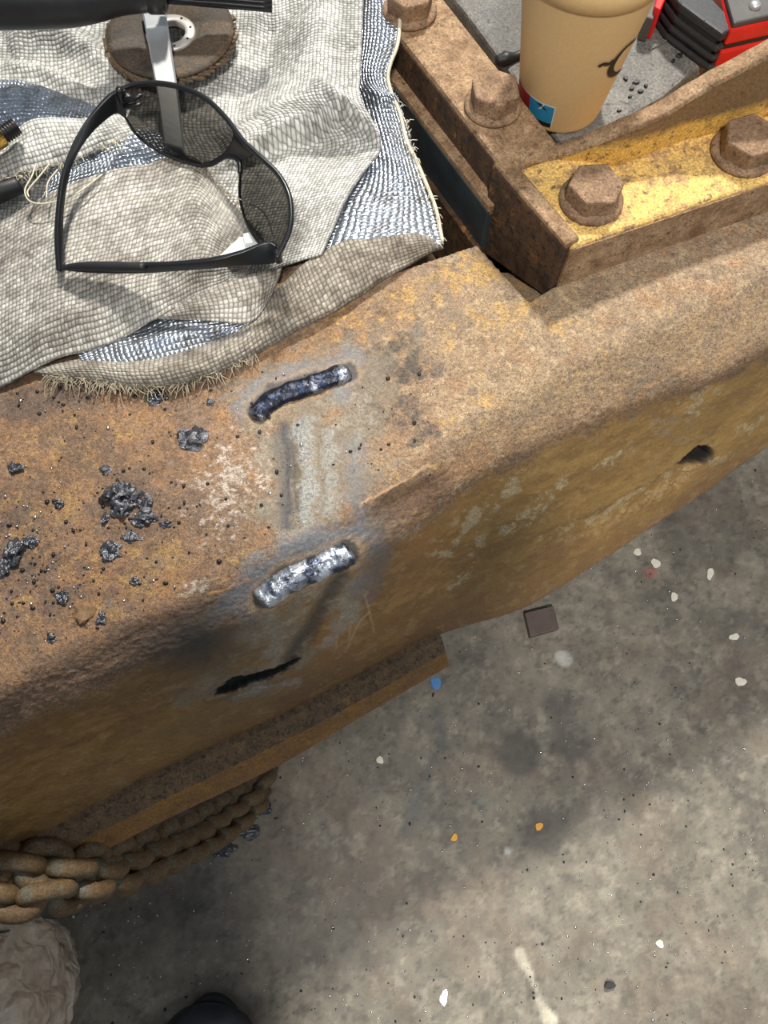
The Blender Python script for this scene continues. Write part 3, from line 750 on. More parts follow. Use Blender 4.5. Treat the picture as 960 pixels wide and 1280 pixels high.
for i, (b, z) in enumerate(rows):
    k = min(len(rows) - 2, i); d = rows[k + 1][0] - rows[k][0]; n = np.array([-d[1], d[0], 0]); n /= np.linalg.norm(n)
    p = np.array([b[0], b[1], z])
    cap.append([p - n * .0006 + [0, 0, -.003], p - n * .0004 + [0, 0, .0002], p + n * .001 + [0, 0, .001], p + n * .0095 + [0, 0, .001], p + n * .0112 + [0, 0, -.001], p + n * .0112 + [0, 0, -.012]])
g = np.array(cap); put('rib_top_edge', g.reshape(-1, 3), grid_faces(len(cap), 6), M['bracket_b'], rib, label='pale worn upper edge of the rib')

# left arm with the ledge, slate and lower plates
prism('side_bar', [(632, 213), (700, 182), (505, -66), (437, -34)], ZB + 0.003, 0.020, M['bracket_b'], BR, 0.003, label='brown rusted arm running to the back')
sb = [P(632, 213, ZB + .003), P(437, -34, ZB + .003)]
nn = sb[1] - sb[0]; nn = np.array([-nn[1], nn[0], 0]); nn /= np.linalg.norm(nn)   # points left
def slab(name, off0, off1, z1, z0, mat, label, a=0.0, b=1.0, bev=0.001):
    p0 = sb[0] + (sb[1] - sb[0]) * a; p1 = sb[0] + (sb[1] - sb[0]) * b
    tp = [p0 + nn * off0, p0 + nn * off1, p1 + nn * off1, p1 + nn * off0]
    bm = prism_bm([np.array([p[0], p[1], z1]) for p in tp], [np.array([p[0], p[1], z0]) for p in tp], bev)
    bm_put(name, bm, mat, BR, label=label)
slab('arm_side', -0.004, 0.0008, ZB - .0005, 0.019, M['bracket_d'], 'dark brown side of the arm')
slab('ledge_plate', -0.03, 0.0085, 0.022, 0.012, M['bracket_b'], 'pale rusted ledge under the arm')
slab('slate_plate', -0.03, 0.0092, 0.0175, -0.022, M['slate'], 'dark slate painted plate')
slab('lower_plate', -0.03, 0.0130, -0.020, -0.085, M['bracket_d'], 'dark brown lower plate')

def bolt(px, py, r, z, rot, name='hex_bolt', label=None):
    c = P(px, py, z)
    root_v, root_f = lathe_geo([(0.001, 0.0), (r * 1.10, 0.0), (r * 1.15, 0.001), (r * 1.15, 0.0028), (r * 1.06, 0.0042), (r * 0.7, 0.0046)], 32, c)
    w = put('bolt', root_v, root_f, M['bolt'], BR, label=label)
    bm = bmesh.new(); hh = 0.0135
    vs = [bm.verts.new((c[0] + r * math.cos(rot + i * math.pi / 3), c[1] + r * math.sin(rot + i * math.pi / 3), c[2] + .003)) for i in range(6)]
    f = bm.faces.new(vs); ex = bmesh.ops.extrude_face_region(bm, geom=[f]); up = [v for v in ex['geom'] if isinstance(v, bmesh.types.BMVert)]
    bmesh.ops.translate(bm, verts=up, vec=(0, 0, hh))
    bmesh.ops.bevel(bm, geom=bm.edges[:], offset=0.0016, segments=2, profile=0.5, affect='EDGES')
    bm_put('bolt_head', bm, M['bolt'], w)
bolt(738, 252, 0.0182, ZB, 0.05, label='rusted hex bolt on the yellow bar nearest the corner')
bolt(928, 192, 0.0190, ZB, 0.35, label='rusted hex bolt near the right picture edge')
bolt(616, 134, 0.0172, ZB + .003, 0.62, label='rusted hex bolt beside the cup')
bolt(512, 16, 0.0172, ZB + .003, 0.3, label='rusted hex bolt at the top picture edge')

# ------------------------------------------------------------------ grey pad
pd = thing('rubber_pad', 'scuffed grey rubber pad under the paper cup', 'pad', tuple(P(740, 120, 0.0)))
poly = [(520, -60), (585, 20), (640, 95), (700, 176), (760, 160), (830, 120), (872, 84), (912, 66), (905, 60), (862, 26), (845, 22), (790, -60)]
tp = [P(x, y, 0.031) for x, y in poly]
bm = prism_bm(tp, [np.array([p[0], p[1], 0.0]) for p in tp], 0.003, 2)
bm_put('pad_body', bm, M['pad'], pd)
e = smooth_curve([(812, 62), (845, 45), (865, 42), (885, 58), (908, 76)], 30)
tube('pad_ridge', [P(a, b, 0.0315) for a, b in e], 0.0012, M['pad'], pd, 6)
e = smooth_curve([(620, 76), (632, 74), (646, 70), (665, 60)], 16)
tube('black_plug', [P(a, b, 0.033) for a, b in e], np.interp(np.linspace(0, 1, 16), [0, .25, .5, 1], [.003, .0055, .003, .0028]), M['rubber'], None, 8,
     label='small black rubber tip lying beside the cup', cat='rubber tip')

# ------------------------------------------------------------------ red and black tool at the corner
TR = thing('red_tool', 'red and dark grey power tool with black ribbed grip at the top right corner', 'tool', tuple(P(905, 40, 0.031)))
def slab_xy(name, poly, zp, z1, z0, mat, grow=1.0, bev=.001):
    q = np.array([P(x, y, zp)[:2] for x, y in poly]); c_ = q.mean(0); q = c_ + (q - c_) * grow
    bm = prism_bm([(x, y, z1) for x, y in q], [(x, y, z0) for x, y in q], bev, 2)
    return bm_put(name, bm, mat, TR)
cover = [(908, 0), (917, 31), (1010, 10), (1010, -70), (893, -70)]
slab_xy('tool_body', cover, .066, .0465, .0312, M['red_paint'], 1.03, .002)
slab_xy('tool_seam', cover, .066, .0505, .0460, M['black_plastic'], 0.985)
slab_xy('tool_upper', cover, .066, .0625, .0500, M['red_paint'], 1.02, .002)
slab_xy('top_cover', cover, .066, .0665, .0620, M['grey_paint'], .985, .0015)
v, f = lathe_geo([(0.0001, .0032), (.003, .003), (.0042, .0015), (.0044, 0)], 16, P(943, 8, 0.0665)); put('screw', v, [q for q in f], M['tool_steel'], TR)
grip = [(838, -12), (850, 4), (880, 26), (904, 43), (917, 36), (913, 20), (884, -10), (862, -40), (835, -40)]
for k, (z1, z0) in enumerate(((.0605, .0535), (.0505, .0455), (.0430, .0385), (.0360, .0315))):
    slab_xy('grip_rib', grip, .0605, z1, z0, M['grip'], 1.0 + .02 * k, .0018)
slab_xy('grip_core', grip, .0605, .0590, .0312, M['black_plastic'], .90, .001)
red_side = [(818, 8), (826, 12), (840, -20), (830, -40)]
slab_xy('red_side_panel', red_side, .055, .055, .0312, M['red_paint'])
slab_xy('grey_side_panel', [(806, 20), (817, 24), (830, -20), (815, -40)], .050, .050, .0312, M['grey_paint'])
# crumbs on the pad
for i_, (x, y, w, h) in enumerate([(796, 101, 9, 5), (790, 109, 6, 5), (801, 113, 7, 4), (808, 106, 5, 4), (783, 97, 6, 5), (850, 68, 9, 5), (842, 75, 5, 4), (788, 119, 5, 4), (774, 137, 6, 3)]):
    tp = [P(x + w / 2 * math.cos(a) * (1 + .3 * math.sin(3 * a + i_)), y + h / 2 * math.sin(a), .0325) for a in np.linspace(0, 2 * math.pi, 7, endpoint=False)]
    bm_put('pad_crumb', prism_bm(tp, [np.array([p[0], p[1], .0309]) for p in tp], .0002, 1), M['spatd'], pd)

# ------------------------------------------------------------------ paper cup
CUPZ = 0.0312
cc = P(699, 128, CUPZ)
CUP = thing('paper_cup', 'brown kraft paper coffee cup standing on the grey pad', 'cup', tuple(cc))
rb, rt, ch = 0.0292, 0.0445, 0.112
def rad(z): return rb + (rt - rb) * z / ch
v, f = lathe_geo([(0.0001, .004), (rb - .003, .004), (rb - .0025, .0002), (rb - .0003, 0), (rad(.001), .0012)] + [(rad(z), z) for z in np.linspace(.003, ch, 20)] +
                 [(rt + .0012, ch), (rt + .002, ch + .0012), (rt + .0012, ch + .0026), (rt - .0006, ch + .002), (rt - .0012, ch - .002), (rad(.01) - .001, .01), (0.0001, .009)], 72, cc)
put('cup_wall', v, f, M['kraft'], CUP)
v, f = lathe_geo([(rad(.098) + .0004, .098), (rad(.0985) + .0012, .0988), (rad(.109) + .0012, .109), (rad(.110) + .0004, .110)], 72, cc)
put('cup_sleeve', v, f, M['kraft'], CUP, label='raised kraft sleeve near the top of the cup')
def on_cup(px, py, lift=0.0004):
    """point on the cup wall seen at a picture position"""
    o = np.array([0, 0, H]); d = P(px, py, 0.0) - o
    best = None; ts = np.linspace(0.5, 1.0, 900); q = o + ts[:, None] * d
    h = q[:, 2] - cc[2]; r = np.hypot(q[:, 0] - cc[0], q[:, 1] - cc[1])
    ok = np.where((h > 0) & (h < ch) & (r <= rad(h)))[0]
    i = ok[0] if len(ok) else np.argmin(np.where((h > 0) & (h < ch), r - rad(h), 9))
    p = q[i]; a = math.atan2(p[1] - cc[1], p[0] - cc[0]); hh = p[2] - cc[2]
    return a, hh
def cup_pt(a, h, lift=0.0004):
    r = rad(h) + lift; return np.array([cc[0] + r * math.cos(a), cc[1] + r * math.sin(a), cc[2] + h])
def cup_patch(name, a0, a1, h0, h1, mat, lift, label=None, n=14, tri=None, parent=None):
    V = []; F_ = []
    for i in range(n):
        a = a0 + (a1 - a0) * i / (n - 1)
        hh1 = h1 if tri is None else tri[0] + (tri[1] - tri[0]) * i / (n - 1)
        V += [cup_pt(a, h0, lift), cup_pt(a, hh1, lift)]
    F_ = [(2 * i, 2 * i + 2, 2 * i + 3, 2 * i + 1) for i in range(n - 1)]
    return put(name, V, F_, mat, parent or CUP, label=label)
aR, hR = on_cup(690, 150); aB, _ = on_cup(663, 125); aL, _ = on_cup(650, 105)
aL = aB - (aR - aB) * 0.9
st = cup_patch('sticker', aL, aR + .02, 0.0045, 0.0238, M['white_print'], 0.0003, 'red and blue printed sticker with white border')
cup_patch('red_panel', aL, aB, 0.0075, 0.0232, M['red_print'], 0.0006, parent=st)
cup_patch('blue_panel', aB, aR, 0.0084, 0.0232, M['blue_print'], 0.0006, parent=st)
cup_patch('black_strip', aL, aR, 0.0050, 0.0084, M['ink'], 0.0006, parent=st)
def cup_stroke(name, pts, w, parent, mat=None, label=None):
    c = smooth_curve(pts, 40); V = []
    ah = [on_cup(a, b) for a, b in c]
    q = np.array([[a * rb * 1.2, h] for a, h in ah])
    for _ in range(3): q[1:-1] = (q[:-2] + q[1:-1] * 2 + q[2:]) / 4
    t_ = np.gradient(q, axis=0); t_ /= np.linalg.norm(t_, axis=1)[:, None] + 1e-9; nn_ = np.stack([-t_[:, 1], t_[:, 0]], 1)
    ww = np.interp(np.linspace(0, 1, 40), np.linspace(0, 1, len(w)), w)
    for i in range(40):
        for s in (-1, 1):
            x = q[i] + nn_[i] * ww[i] * s; V.append(cup_pt(x[0] / (rb * 1.2), x[1], 0.0007))
    put(name, V, [(2 * i, 2 * i + 2, 2 * i + 3, 2 * i + 1) for i in range(39)], mat or M['ink'], parent, label=label)
cup_stroke('logo_loop', [(794, 48), (780, 60), (766, 78), (762, 90), (766, 93), (774, 88), (783, 76), (788, 64)], [.0010, .0012, .0016, .0022, .0022, .0010, .0004, .0002], CUP, label='black hand-drawn loop logo')
cup_stroke('logo_tail', [(748, 82), (754, 79), (760, 79), (766, 74)], [.0014, .0012, .0012, .0010], CUP)
cup_stroke('sticker_bird', [(672, 128), (677, 131), (681, 135), (684, 138)], [.0003, .0009, .0008, .0002], st, M['ink'])
cup_stroke('sticker_bird_wing', [(681, 129), (678, 133), (674, 135)], [.0003, .0007, .0002], st, M['white_print'])

# ------------------------------------------------------------------ fire blanket
BL = thing('fire_blanket', 'crumpled off-white woven welding blanket with aluminium foil backing', 'blanket', tuple(P(230, 300, 0.0)))
def sheet(name, rails, nu, nv, mat, ridges=(), label=None, thick=0.0022, rough=0.0016, seed=0):
    g = loft([pix(r) for r in rails], nu, nv)
    uv = grid_uv(g)
    px, py = proj(g[..., 0], g[..., 1], g[..., 2])
    for poly, w, amp, kind in ridges:
        d, pos, s = seg_dist(px, py, poly)
        tp = np.sin(np.pi * np.clip(pos, .0, 1)) ** .5 if kind != 'flat' else 1
        if kind == 'step': g[..., 2] += amp * np.where(s > 0, np.exp(-(d / (w * 3.5)) ** 2), np.exp(-(d / (w * .35)) ** 2)) * tp
        elif kind == 'stepr': g[..., 2] += amp * np.where(s < 0, np.exp(-(d / (w * 3.5)) ** 2), np.exp(-(d / (w * .35)) ** 2)) * tp
        else: g[..., 2] += amp * np.exp(-(d / w) ** 2) * tp
    g[..., 2] += (fbm(g[..., 0] * 45 + seed, g[..., 1] * 45 + seed, 3) - .5) * rough * 2
    V = g.reshape(-1, 3); fa = grid_faces(nu, nv)
    o = put(name, V, fa, mat, BL, uvs=uv, label=label)
    nz = np.mean([p.normal.z for p in o.data.polygons[:200]])
    if nz < 0: o.data.flip_normals()
    m = o.modifiers.new('thickness', 'SOLIDIFY'); m.thickness = thick; m.offset = -1
    return g
# main cloth
main = sheet('cloth', [
    [(-70, -50, .012), (100, -50, .012), (250, -50, .012), (360, -50, .034), (455, -50, .056)],
    [(-70, 30, .014), (100, 30, .012), (250, 30, .012), (360, 30, .030), (452, 30, .053)],
    [(-70, 100, .014), (100, 105, .012), (250, 100, .012), (360, 100, .024), (450, 100, .043)],
    [(-70, 150, .012), (100, 160, .010), (250, 160, .012), (370, 150, .020), (453, 146, .034)],
    [(-70, 190, .010), (100, 200, .010), (250, 200, .012), (370, 178, .012), (476, 180, .029)],
    [(-70, 240, .008), (100, 250, .008), (250, 245, .010), (370, 225, .010), (458, 208, .023)],
    [(-70, 300, .006), (100, 310, .006), (250, 290, .008), (350, 270, .009), (432, 250, .018)],
    [(-70, 360, .005), (100, 370, .005), (230, 365, .006), (330, 340, .008), (402, 315, .014)],
], 150, 130, M['fabric'], [
    ([(345, -20), (338, 60), (315, 110), (260, 150)], 20, -0.006, 'n'),
    ([(395, -20), (400, 60), (385, 130), (330, 170)], 24, 0.008, 'n'),
    ([(285, 208), (330, 190), (385, 172), (430, 150), (478, 178)], 14, 0.020, 'stepr'),
    ([(395, 120), (425, 150), (450, 170)], 9, 0.005, 'n'),
    ([(10, 55), (40, 40), (80, 48), (120, 75), (165, 115)], 18, 0.014, 'n'),
    ([(0, 82), (45, 92), (90, 108), (140, 125)], 8, 0.008, 'n'),
    ([(50, 78), (85, 95), (125, 118)], 5, -0.004, 'n'),
    ([(300, 260), (380, 235), (440, 215)], 22, 0.003, 'n'),
], label='off-white woven cloth face', rough=0.0022)
# foil backing strip on the right
sheet('foil_backing', [
    [(425, -50, .040), (470, -50, .055), (499, -50, .057)],
    [(425, 40, .036), (470, 40, .051), (498, 40, .053)],
    [(425, 95, .028), (465, 95, .041), (484, 98, .040)],
    [(430, 135, .020), (475, 132, .032), (503, 140, .029)],
    [(440, 180, .012), (485, 172, .024), (514, 180, .019)],
    [(440, 215, .010), (490, 215, .018), (528, 222, .013)],
    [(415, 255, .008), (480, 258, .013), (545, 262, .008)],
    [(390, 310, .007), (470, 305, .010), (555, 306, .004)],
], 40, 110, M['foil'], [([(455, 110), (475, 125), (505, 128)], 8, 0.004, 'n'), ([(470, 190), (500, 205), (520, 240)], 9, 0.003, 'n')], label='silver aluminium foil backing at the right edge', rough=0.003)
# lower rolled border
sheet('frayed_border', [
    [(40, 462, .003), (110, 448, .006), (165, 448, .008), (215, 440, .008), (285, 412, .008), (335, 372, .009), (395, 318, .010), (450, 296, .010), (515, 290, .008), (552, 302, .003)],
    [(45, 466, .004), (120, 460, .010), (170, 464, .014), (225, 458, .014), (295, 430, .014), (345, 394, .015), (402, 352, .015), (462, 320, .012), (525, 298, .009), (553, 305, .003)],
    [(55, 470, .002), (130, 476, .006), (175, 482, .008), (235, 474, .009), (300, 448, .009), (358, 414, .010), (410, 388, .010), (475, 348, .008), (530, 318, .005), (554, 309, .002)],
    [(60, 474, -.002), (132, 482, -.001), (178, 488, -.001), (236, 480, -.001), (303, 455, -.001), (362, 421, -.001), (413, 394, -.001), (478, 353, -.001), (532, 321, -.001), (555, 312, -.002)],
], 170, 34, M['fabric_b'], label='soiled rolled border with frayed edge', rough=0.002)
# foil showing between the front flap and border
sheet('foil_fold', [
    [(95, 440, .006), (150, 415, .008), (220, 390, .010), (300, 385, .010), (350, 360, .009)],
    [(105, 455, .006), (160, 445, .011), (220, 425, .012), (290, 410, .012), (345, 385, .010)],
    [(120, 466, .004), (170, 462, .006), (225, 450, .007), (290, 425, .007), (345, 400, .006)],
], 80, 26, M['foil'], [([(140, 440), (200, 425), (260, 412)], 7, 0.003, 'n')], label='foil showing in the front fold', rough=0.003)
# small fold tongue
sheet('fold_tongue', [
    [(190, 392, .012), (235, 372, .016), (300, 346, .018), (352, 335, .014)],
    [(195, 396, .014), (250, 385, .019), (310, 370, .019), (348, 350, .013)],
    [(200, 399, .012), (255, 401, .014), (312, 402, .014), (338, 374, .012)],
], 60, 26, M['fabric_d'], label='small folded tongue of cloth', rough=0.001)
# front flap under the glasses
sheet('front_flap', [
    [(-70, 320, .012), (-70, 400, .016), (-70, 460, .012), (-70, 512, .004)],
    [(0, 276, .018), (0, 360, .022), (0, 430, .016), (0, 484, .004)],
    [(71, 236, .024), (71, 310, .026), (71, 390, .020), (71, 450, .007)],
    [(130, 214, .027), (140, 290, .028), (140, 370, .022), (140, 428, .010)],
    [(185, 206, .028), (195, 280, .028), (200, 350, .024), (198, 398, .014)],
    [(240, 194, .030), (246, 262, .028), (246, 330, .025), (236, 376, .017)],
    [(282, 244, .027), (282, 285, .026), (278, 325, .024), (272, 358, .018)],
    [(330, 298, .022), (325, 308, .022), (318, 325, .020), (308, 345, .016)],
], 120, 120, M['fabric_d'], [([(60, 300), (130, 350), (200, 380)], 26, 0.004, 'n'), ([(240, 230), (255, 290), (230, 350)], 22, 0.003, 'n'), ([(10, 430), (90, 400), (160, 395)], 22, 0.003, 'n')], label='soiled front flap under the glasses', rough=0.0022, seed=5)
# left flap and foils near it
sheet('left_flap', [
    [(-70, 205, .026), (-70, 225, .026), (-70, 245, .022)],
    [(0, 176, .030), (0, 200, .030), (0, 222, .024)],
    [(32, 154, .033), (36, 185, .033), (42, 213, .026)],
    [(62, 147, .034), (70, 178, .035), (80, 203, .028)],
    [(100, 148, .031), (106, 172, .033), (115, 190, .028)],
    [(140, 143, .024), (147, 160, .028), (155, 172, .026)],
    [(172, 146, .016), (180, 155, .020), (190, 166, .019)],
], 40, 90, M['fabric'], label='bright flap of cloth at the left', rough=0.0016, seed=9)
sheet('foil_shade', [
    [(-70, 105, .012), (-70, 140, .018), (-70, 180, .016)],
    [(0, 98, .016), (0, 130, .020), (0, 172, .018)],
    [(60, 110, .018), (60, 135, .022), (60, 158, .022)],
    [(120, 132, .018), (115, 145, .020), (110, 160, .018)],
    [(145, 140, .014), (140, 148, .016), (135, 158, .014)],
], 30, 60, M['foil'], label='foil in the shade of a fold', rough=0.003, seed=3)
sheet('foil_gap', [
    [(52, 205, .022), (60, 225, .022), (50, 248, .018)],
    [(105, 188, .024), (112, 205, .025), (108, 226, .020)],
    [(150, 163, .026), (160, 190, .027), (165, 216, .022)],
    [(185, 160, .022), (200, 182, .026), (215, 208, .024)],
    [(210, 172, .016), (228, 190, .020), (245, 204, .018)],
], 40, 60, M['foil'], label='foil glinting beside the glasses arm', rough=0.003, seed=4)
# frayed fibres along the border
def fibres(name, poly, z, n, ln, jit, down, mat, parent, label):
    c = smooth_curve(poly, 400); V = []; Fc = []
    for i in range(n):
        k = random.randrange(400); p = P(c[k][0] + random.gauss(0, jit), c[k][1] + random.gauss(0, jit), z + random.uniform(-.002, .003))
        a = random.uniform(0, 6.28); d = np.array([math.cos(a) * .7 + down[0], math.sin(a) * .7 + down[1], random.uniform(-.3, .5)]); l = ln * random.uniform(.4, 1.3)
        q = [p, p + d * l * .5 + np.array([0, 0, random.uniform(0, .002)]), p + d * l + np.array([random.uniform(-.3, .3) * l, random.uniform(-.3, .3) * l, -.001])]
        v, f = tube_geo(np.array(q), np.array([.00035, .0003, .0002]), 3, False)
        o = len(V); V += v.tolist(); Fc += [tuple(o + x for x in t_) for t_ in f]
    put(name, V, Fc, mat, parent, kind='stuff', label=label)
fibres('frayed_fibres', [(60, 470), (130, 478), (178, 484), (236, 476), (300, 450), (320, 440)], .004, 420, .007, 3, (0.1, -.6), M['fray'], BL, 'frayed yarn ends along the border')
fibres('foil_edge_fibres', [(497, 20), (494, 60), (483, 98), (500, 138), (512, 180), (526, 222), (543, 262), (552, 305)], .020, 160, .005, 2.0, (.3, 0), M['thread'], BL, 'frayed yarn ends along the foil edge')
fibres('flap_fibres', [(0, 222), (42, 213), (80, 203), (115, 190), (155, 172)], .026, 150, .004, 2, (0, -.6), M['thread'], BL, 'frayed yarn ends on the left flap')
fibres('corner_fibres', [(240, 196), (262, 218), (285, 246), (328, 298)], .026, 150, .004, 2, (.4, .2), M['fray'], BL, 'frayed yarn ends on the flap corner')
for pts in ([(45, 205, .034), (40, 220, .036), (31, 238, .036), (38, 252, .034), (60, 254, .034), (95, 242, .036), (128, 218, .034)],
            [(62, 205, .034), (48, 222, .035), (35, 238, .034), (36, 246, .034)],
            [(72, 212, .034), (60, 228, .036), (58, 248, .034)]):
    tube('loose_thread', pix(pts), .0006, M['thread'], BL, 5, n=40)
tube('loose_thread', pix([(296, 247, .032), (310, 254, .034), (326, 262, .036), (335, 275, .036), (342, 296, .034)]), .0004, M['thread'], BL, 5, n=30)
edge_pts = [(500, -30, .058), (500, 20, .056), (497, 55, .052), (488, 80, .046), (485, 98, .041), (490, 118, .036), (500, 142, .030), (508, 175, .022), (520, 200, .018), (532, 228, .014), (545, 262, .010), (553, 302, .006)]
tube('edge_cord', pix(edge_pts), .0014, M['thread'], BL, 6, n=90)

# ------------------------------------------------------------------ flap disc
dc = P(213, 40, 0.030)
FD = thing('flap_disc', 'worn brown flap disc lying under the steel strip', 'grinding disc', (dc[0], dc[1], 0.022))
R = 0.0475
tilt = Matrix.Rotation(math.radians(4), 4, 'X')
v, f = lathe_geo([(.0115, .0), (.0115, .0045), (.019, .0045), (.021, .0055), (.028, .0078), (R - .004, .0082), (R, .0072), (R, .0050), (.02, .0010), (.0115, .0)], 72, (dc[0], dc[1], .024))
put('backing_plate', v, f, M['disc'], FD, label='brown fibre backing plate')
v, f = lathe_geo([(.0112, .002), (.0112, .0060), (.0130, .0064), (.0180, .0064), (.0186, .0056), (.0186, .004)], 48, (dc[0], dc[1], .024))
hub = put('hub_ring', v, f, plain('worn_white_metal', (196, 190, 180), .4, .4, .2, 150, .1), FD, label='pale metal hub ring')
for k in range(8):
    a = k * math.pi / 4 + .3
    v, f = lathe_geo([(.0001, .0068), (.0010, .0068), (.0010, .0060)], 8, (dc[0] + .0155 * math.cos(a), dc[1] + .0155 * math.sin(a), .024))
    put('hub_dimple', v, f, M['ink'], hub)
flap_me = None
for k in range(60):
    a = 2 * math.pi * k / 60
    if flap_me is None:
        bm = prism_bm([(.030, -.004, .0015), (.0488, -.005, .0030), (.0492, .0045, -.0005), (.030, .0035, -.001)], [(.030, -.004, .0005), (.0488, -.005, .0012), (.0492, .0045, -.0028), (.030, .0035, -.002)], 0.0003, 1)
        bmesh.ops.recalc_face_normals(bm, faces=bm.faces)
        flap_me = bpy.data.meshes.new('flap'); bm.to_mesh(flap_me); bm.free(); flap_me.materials.append(M['flap'])
    o = bpy.data.objects.new('flap', flap_me); COL.objects.link(o); o.parent = FD
    s = random.uniform(.97, 1.04)
    o.location = (0, 0, .0045); o.rotation_euler = (0, 0, a + random.uniform(-.02, .02)); o.scale = (s, 1, 1)

# ------------------------------------------------------------------ flat steel strip (scriber) lying over the disc and under the lens
st_l = smooth_curve([(176, 5, .040), (186, 60, .040), (197, 120, .036), (206, 182, .031)], 20); st_r = smooth_curve([(206, 5, .040), (214, 60, .040), (223, 120, .036), (231, 193, .031)], 20)
bm = bmesh.new(); vs = []
for a, b in zip(st_l, st_r):
    A, B = P(*a), P(*b); dn = np.array([0, 0, .0022])
    vs.append([bm.verts.new(p) for p in (A, A * .93 + B * .07 + dn * .45, A * .07 + B * .93 + dn * .45, B, B - dn, A - dn)])
for i in range(len(vs) - 1):
    for j in range(6): bm.faces.new((vs[i][j], vs[i][(j + 1) % 6], vs[i + 1][(j + 1) % 6], vs[i + 1][j]))
bm.faces.new(vs[0]); bm.faces.new(vs[-1][::-1])
bm_put('steel_strip', bm, M['tool_steel'], None, label='flat silver steel strip with slanted tip passing under the glasses', cat='tool')

# ------------------------------------------------------------------ black tool along the top edge
BT = thing('black_torch', 'black rubber-sleeved tool handle with ribbed rail at the top edge', 'tool', tuple(P(150, 0, 0.040)))
pts = [(-90, -6, .075), (0, -4, .075), (60, -4, .074), (105, -6, .072), (150, -12, .070), (205, -14, .068)]
tube('handle', pix(pts), [.0200, .0200, .0195, .0185, .0150, .0135], M['rubber'], BT, 20, n=40)
tube('sleeve_collar', pix([(186, -14, .068), (203, -13, .068)]), [.0155, .0150], M['rubber'], BT, 20)
for k, dz in enumerate((-6, -1, 5, 11)):
    tube('rail', pix([(196, -13 + dz, .066 - .003 * k), (270, -7 + dz, .064 - .003 * k), (340, -1 + dz, .062 - .003 * k)]), .0031, M['black_plastic'], BT, 10, n=12)
tube('rail_core', pix([(196, -12, .058), (270, -6, .056), (338, 0, .054)]), .0065, M['black_plastic'], BT, 10, n=12)

# brass fitting at the left edge
BF = thing('brass_fitting', 'brass fitting with black threaded end at the left edge', 'fitting', tuple(P(5, 170, 0.034)))
a0, a1, a2 = P(-40, 196, .044), P(2, 170, .044), P(20, 158, .044)
tube('brass_body', [a0, a0 * .5 + a1 * .5, a1], .0068, M['brass'], BF, 16)
pts = [a1 + (a2 - a1) * k / 24 for k in range(25)]
tube('thread', pts, [.0052 + .0007 * (k % 4 < 2) for k in range(25)], M['dark_steel'], BF, 16)

# black tube added in the left fold, standing for its dark shadowed gap
tube('gap_shade_tube', pix([(-60, 262, .020), (0, 240, .022), (26, 231, .021)]), [.0075, .0078, .0060], M['rubber'], None, 12, n=14, label='black tube added for the shadowed gap in the blanket fold at the left edge', cat='shade filler')

# white card scrap below the lens
cd = thing('card_scrap', 'small white plastic scrap with clear clip below the right lens', 'scrap', tuple(P(300, 305, .020)))
prism('card', [(272, 322), (300, 296), (328, 300), (326, 322), (300, 330)], .0262, .0248, M['white_plastic'], cd)
prism('clip', [(303, 292), (318, 288), (324, 302), (306, 305)], .0295, .0264, plain('clear_clip', (190, 192, 190), .15, 0, .05, 80, .05, Coat_Weight=.5), cd, .0006)

# ------------------------------------------------------------------ safety glasses
GL = thing('safety_glasses', 'black framed safety glasses with smoked lenses on the blanket', 'glasses', tuple(P(225, 230, .025)))
zt, zb_ = .062, .030
brow = [(152, 112, .060), (168, 106, .062), (196, 104, .064), (230, 110, .065), (258, 124, .066), (282, 147, .067), (304, 176, .068), (326, 197, .068), (346, 216, .067), (359, 238, .066), (364, 262, .064), (361, 290, .061), (345, 324, .056)]
bot = [(157, 147, .040), (168, 165, .036), (184, 180, .034), (206, 193, .033), (236, 204, .033), (262, 206, .034), (283, 196, .040), (299, 202, .042), (300, 222, .036), (300, 248, .032), (308, 278, .031), (322, 302, .033), (338, 320, .044)]
B3 = np.array(smooth_curve(pix(brow), 90)); 
# keep brow/bottom parameters paired point by point
def paired(l, n):
    p = np.array(pix(l)); e = np.linspace(0, len(l) - 1, n); out = []
    ee = np.vstack([2 * p[0] - p[1], p, 2 * p[-1] - p[-2]])
    for x in e:
        i = min(int(x), len(l) - 2); t_ = x - i; p0, p1, p2, p3 = ee[i:i + 4]
        out.append(0.5 * ((2 * p1) + (-p0 + p2) * t_ + (2 * p0 - 5 * p1 + 4 * p2 - p3) * t_ ** 2 + (-p0 + 3 * p1 - 3 * p2 + p3) * t_ ** 3))
    return np.array(out)
NB = 110
BW, BO = paired(brow, NB), paired(bot, NB)
cen = (BW.mean(0) + BO.mean(0)) / 2; hing = P(120, 300, .06)
fw = np.array([0.8, 0.55, 0.0]); fw /= np.linalg.norm(fw)
g = np.zeros((NB, 16, 3))
for j in range(16):
    t_ = j / 15; g[:, j] = BW * (1 - t_) + BO * t_ + fw * 0.006 * math.sin(math.pi * t_)
def lens_part(i0, i1, name, label, mat):
    gg = g[i0:i1]; o = put(name, gg.reshape(-1, 3), grid_faces(i1 - i0, 16), mat, GL, label=label)
    m = o.modifiers.new('thickness', 'SOLIDIFY'); m.thickness = .0016 if mat is not M['lens'] else .0014; m.offset = 0
nb0, nb1 = int(NB * 5.45 / 12), int(NB * 7.0 / 12)
lens_part(1, nb0 + 1, 'lens', 'smoked grey lens', M['lens']); lens_part(nb1 - 1, NB - 1, 'lens', 'smoked grey lens', M['lens'])
lens_part(nb0, nb1, 'nose_bridge', 'black nose bridge', M['black_plastic'])
tube('brow_frame', BW, .0018, M['black_plastic'], GL, 8)
tube('lens_rim', BO[:nb0 + 4], .0010, M['black_plastic'], GL, 6)
tube('lens_rim', BO[nb1 - 6:], .0010, M['black_plastic'], GL, 6)
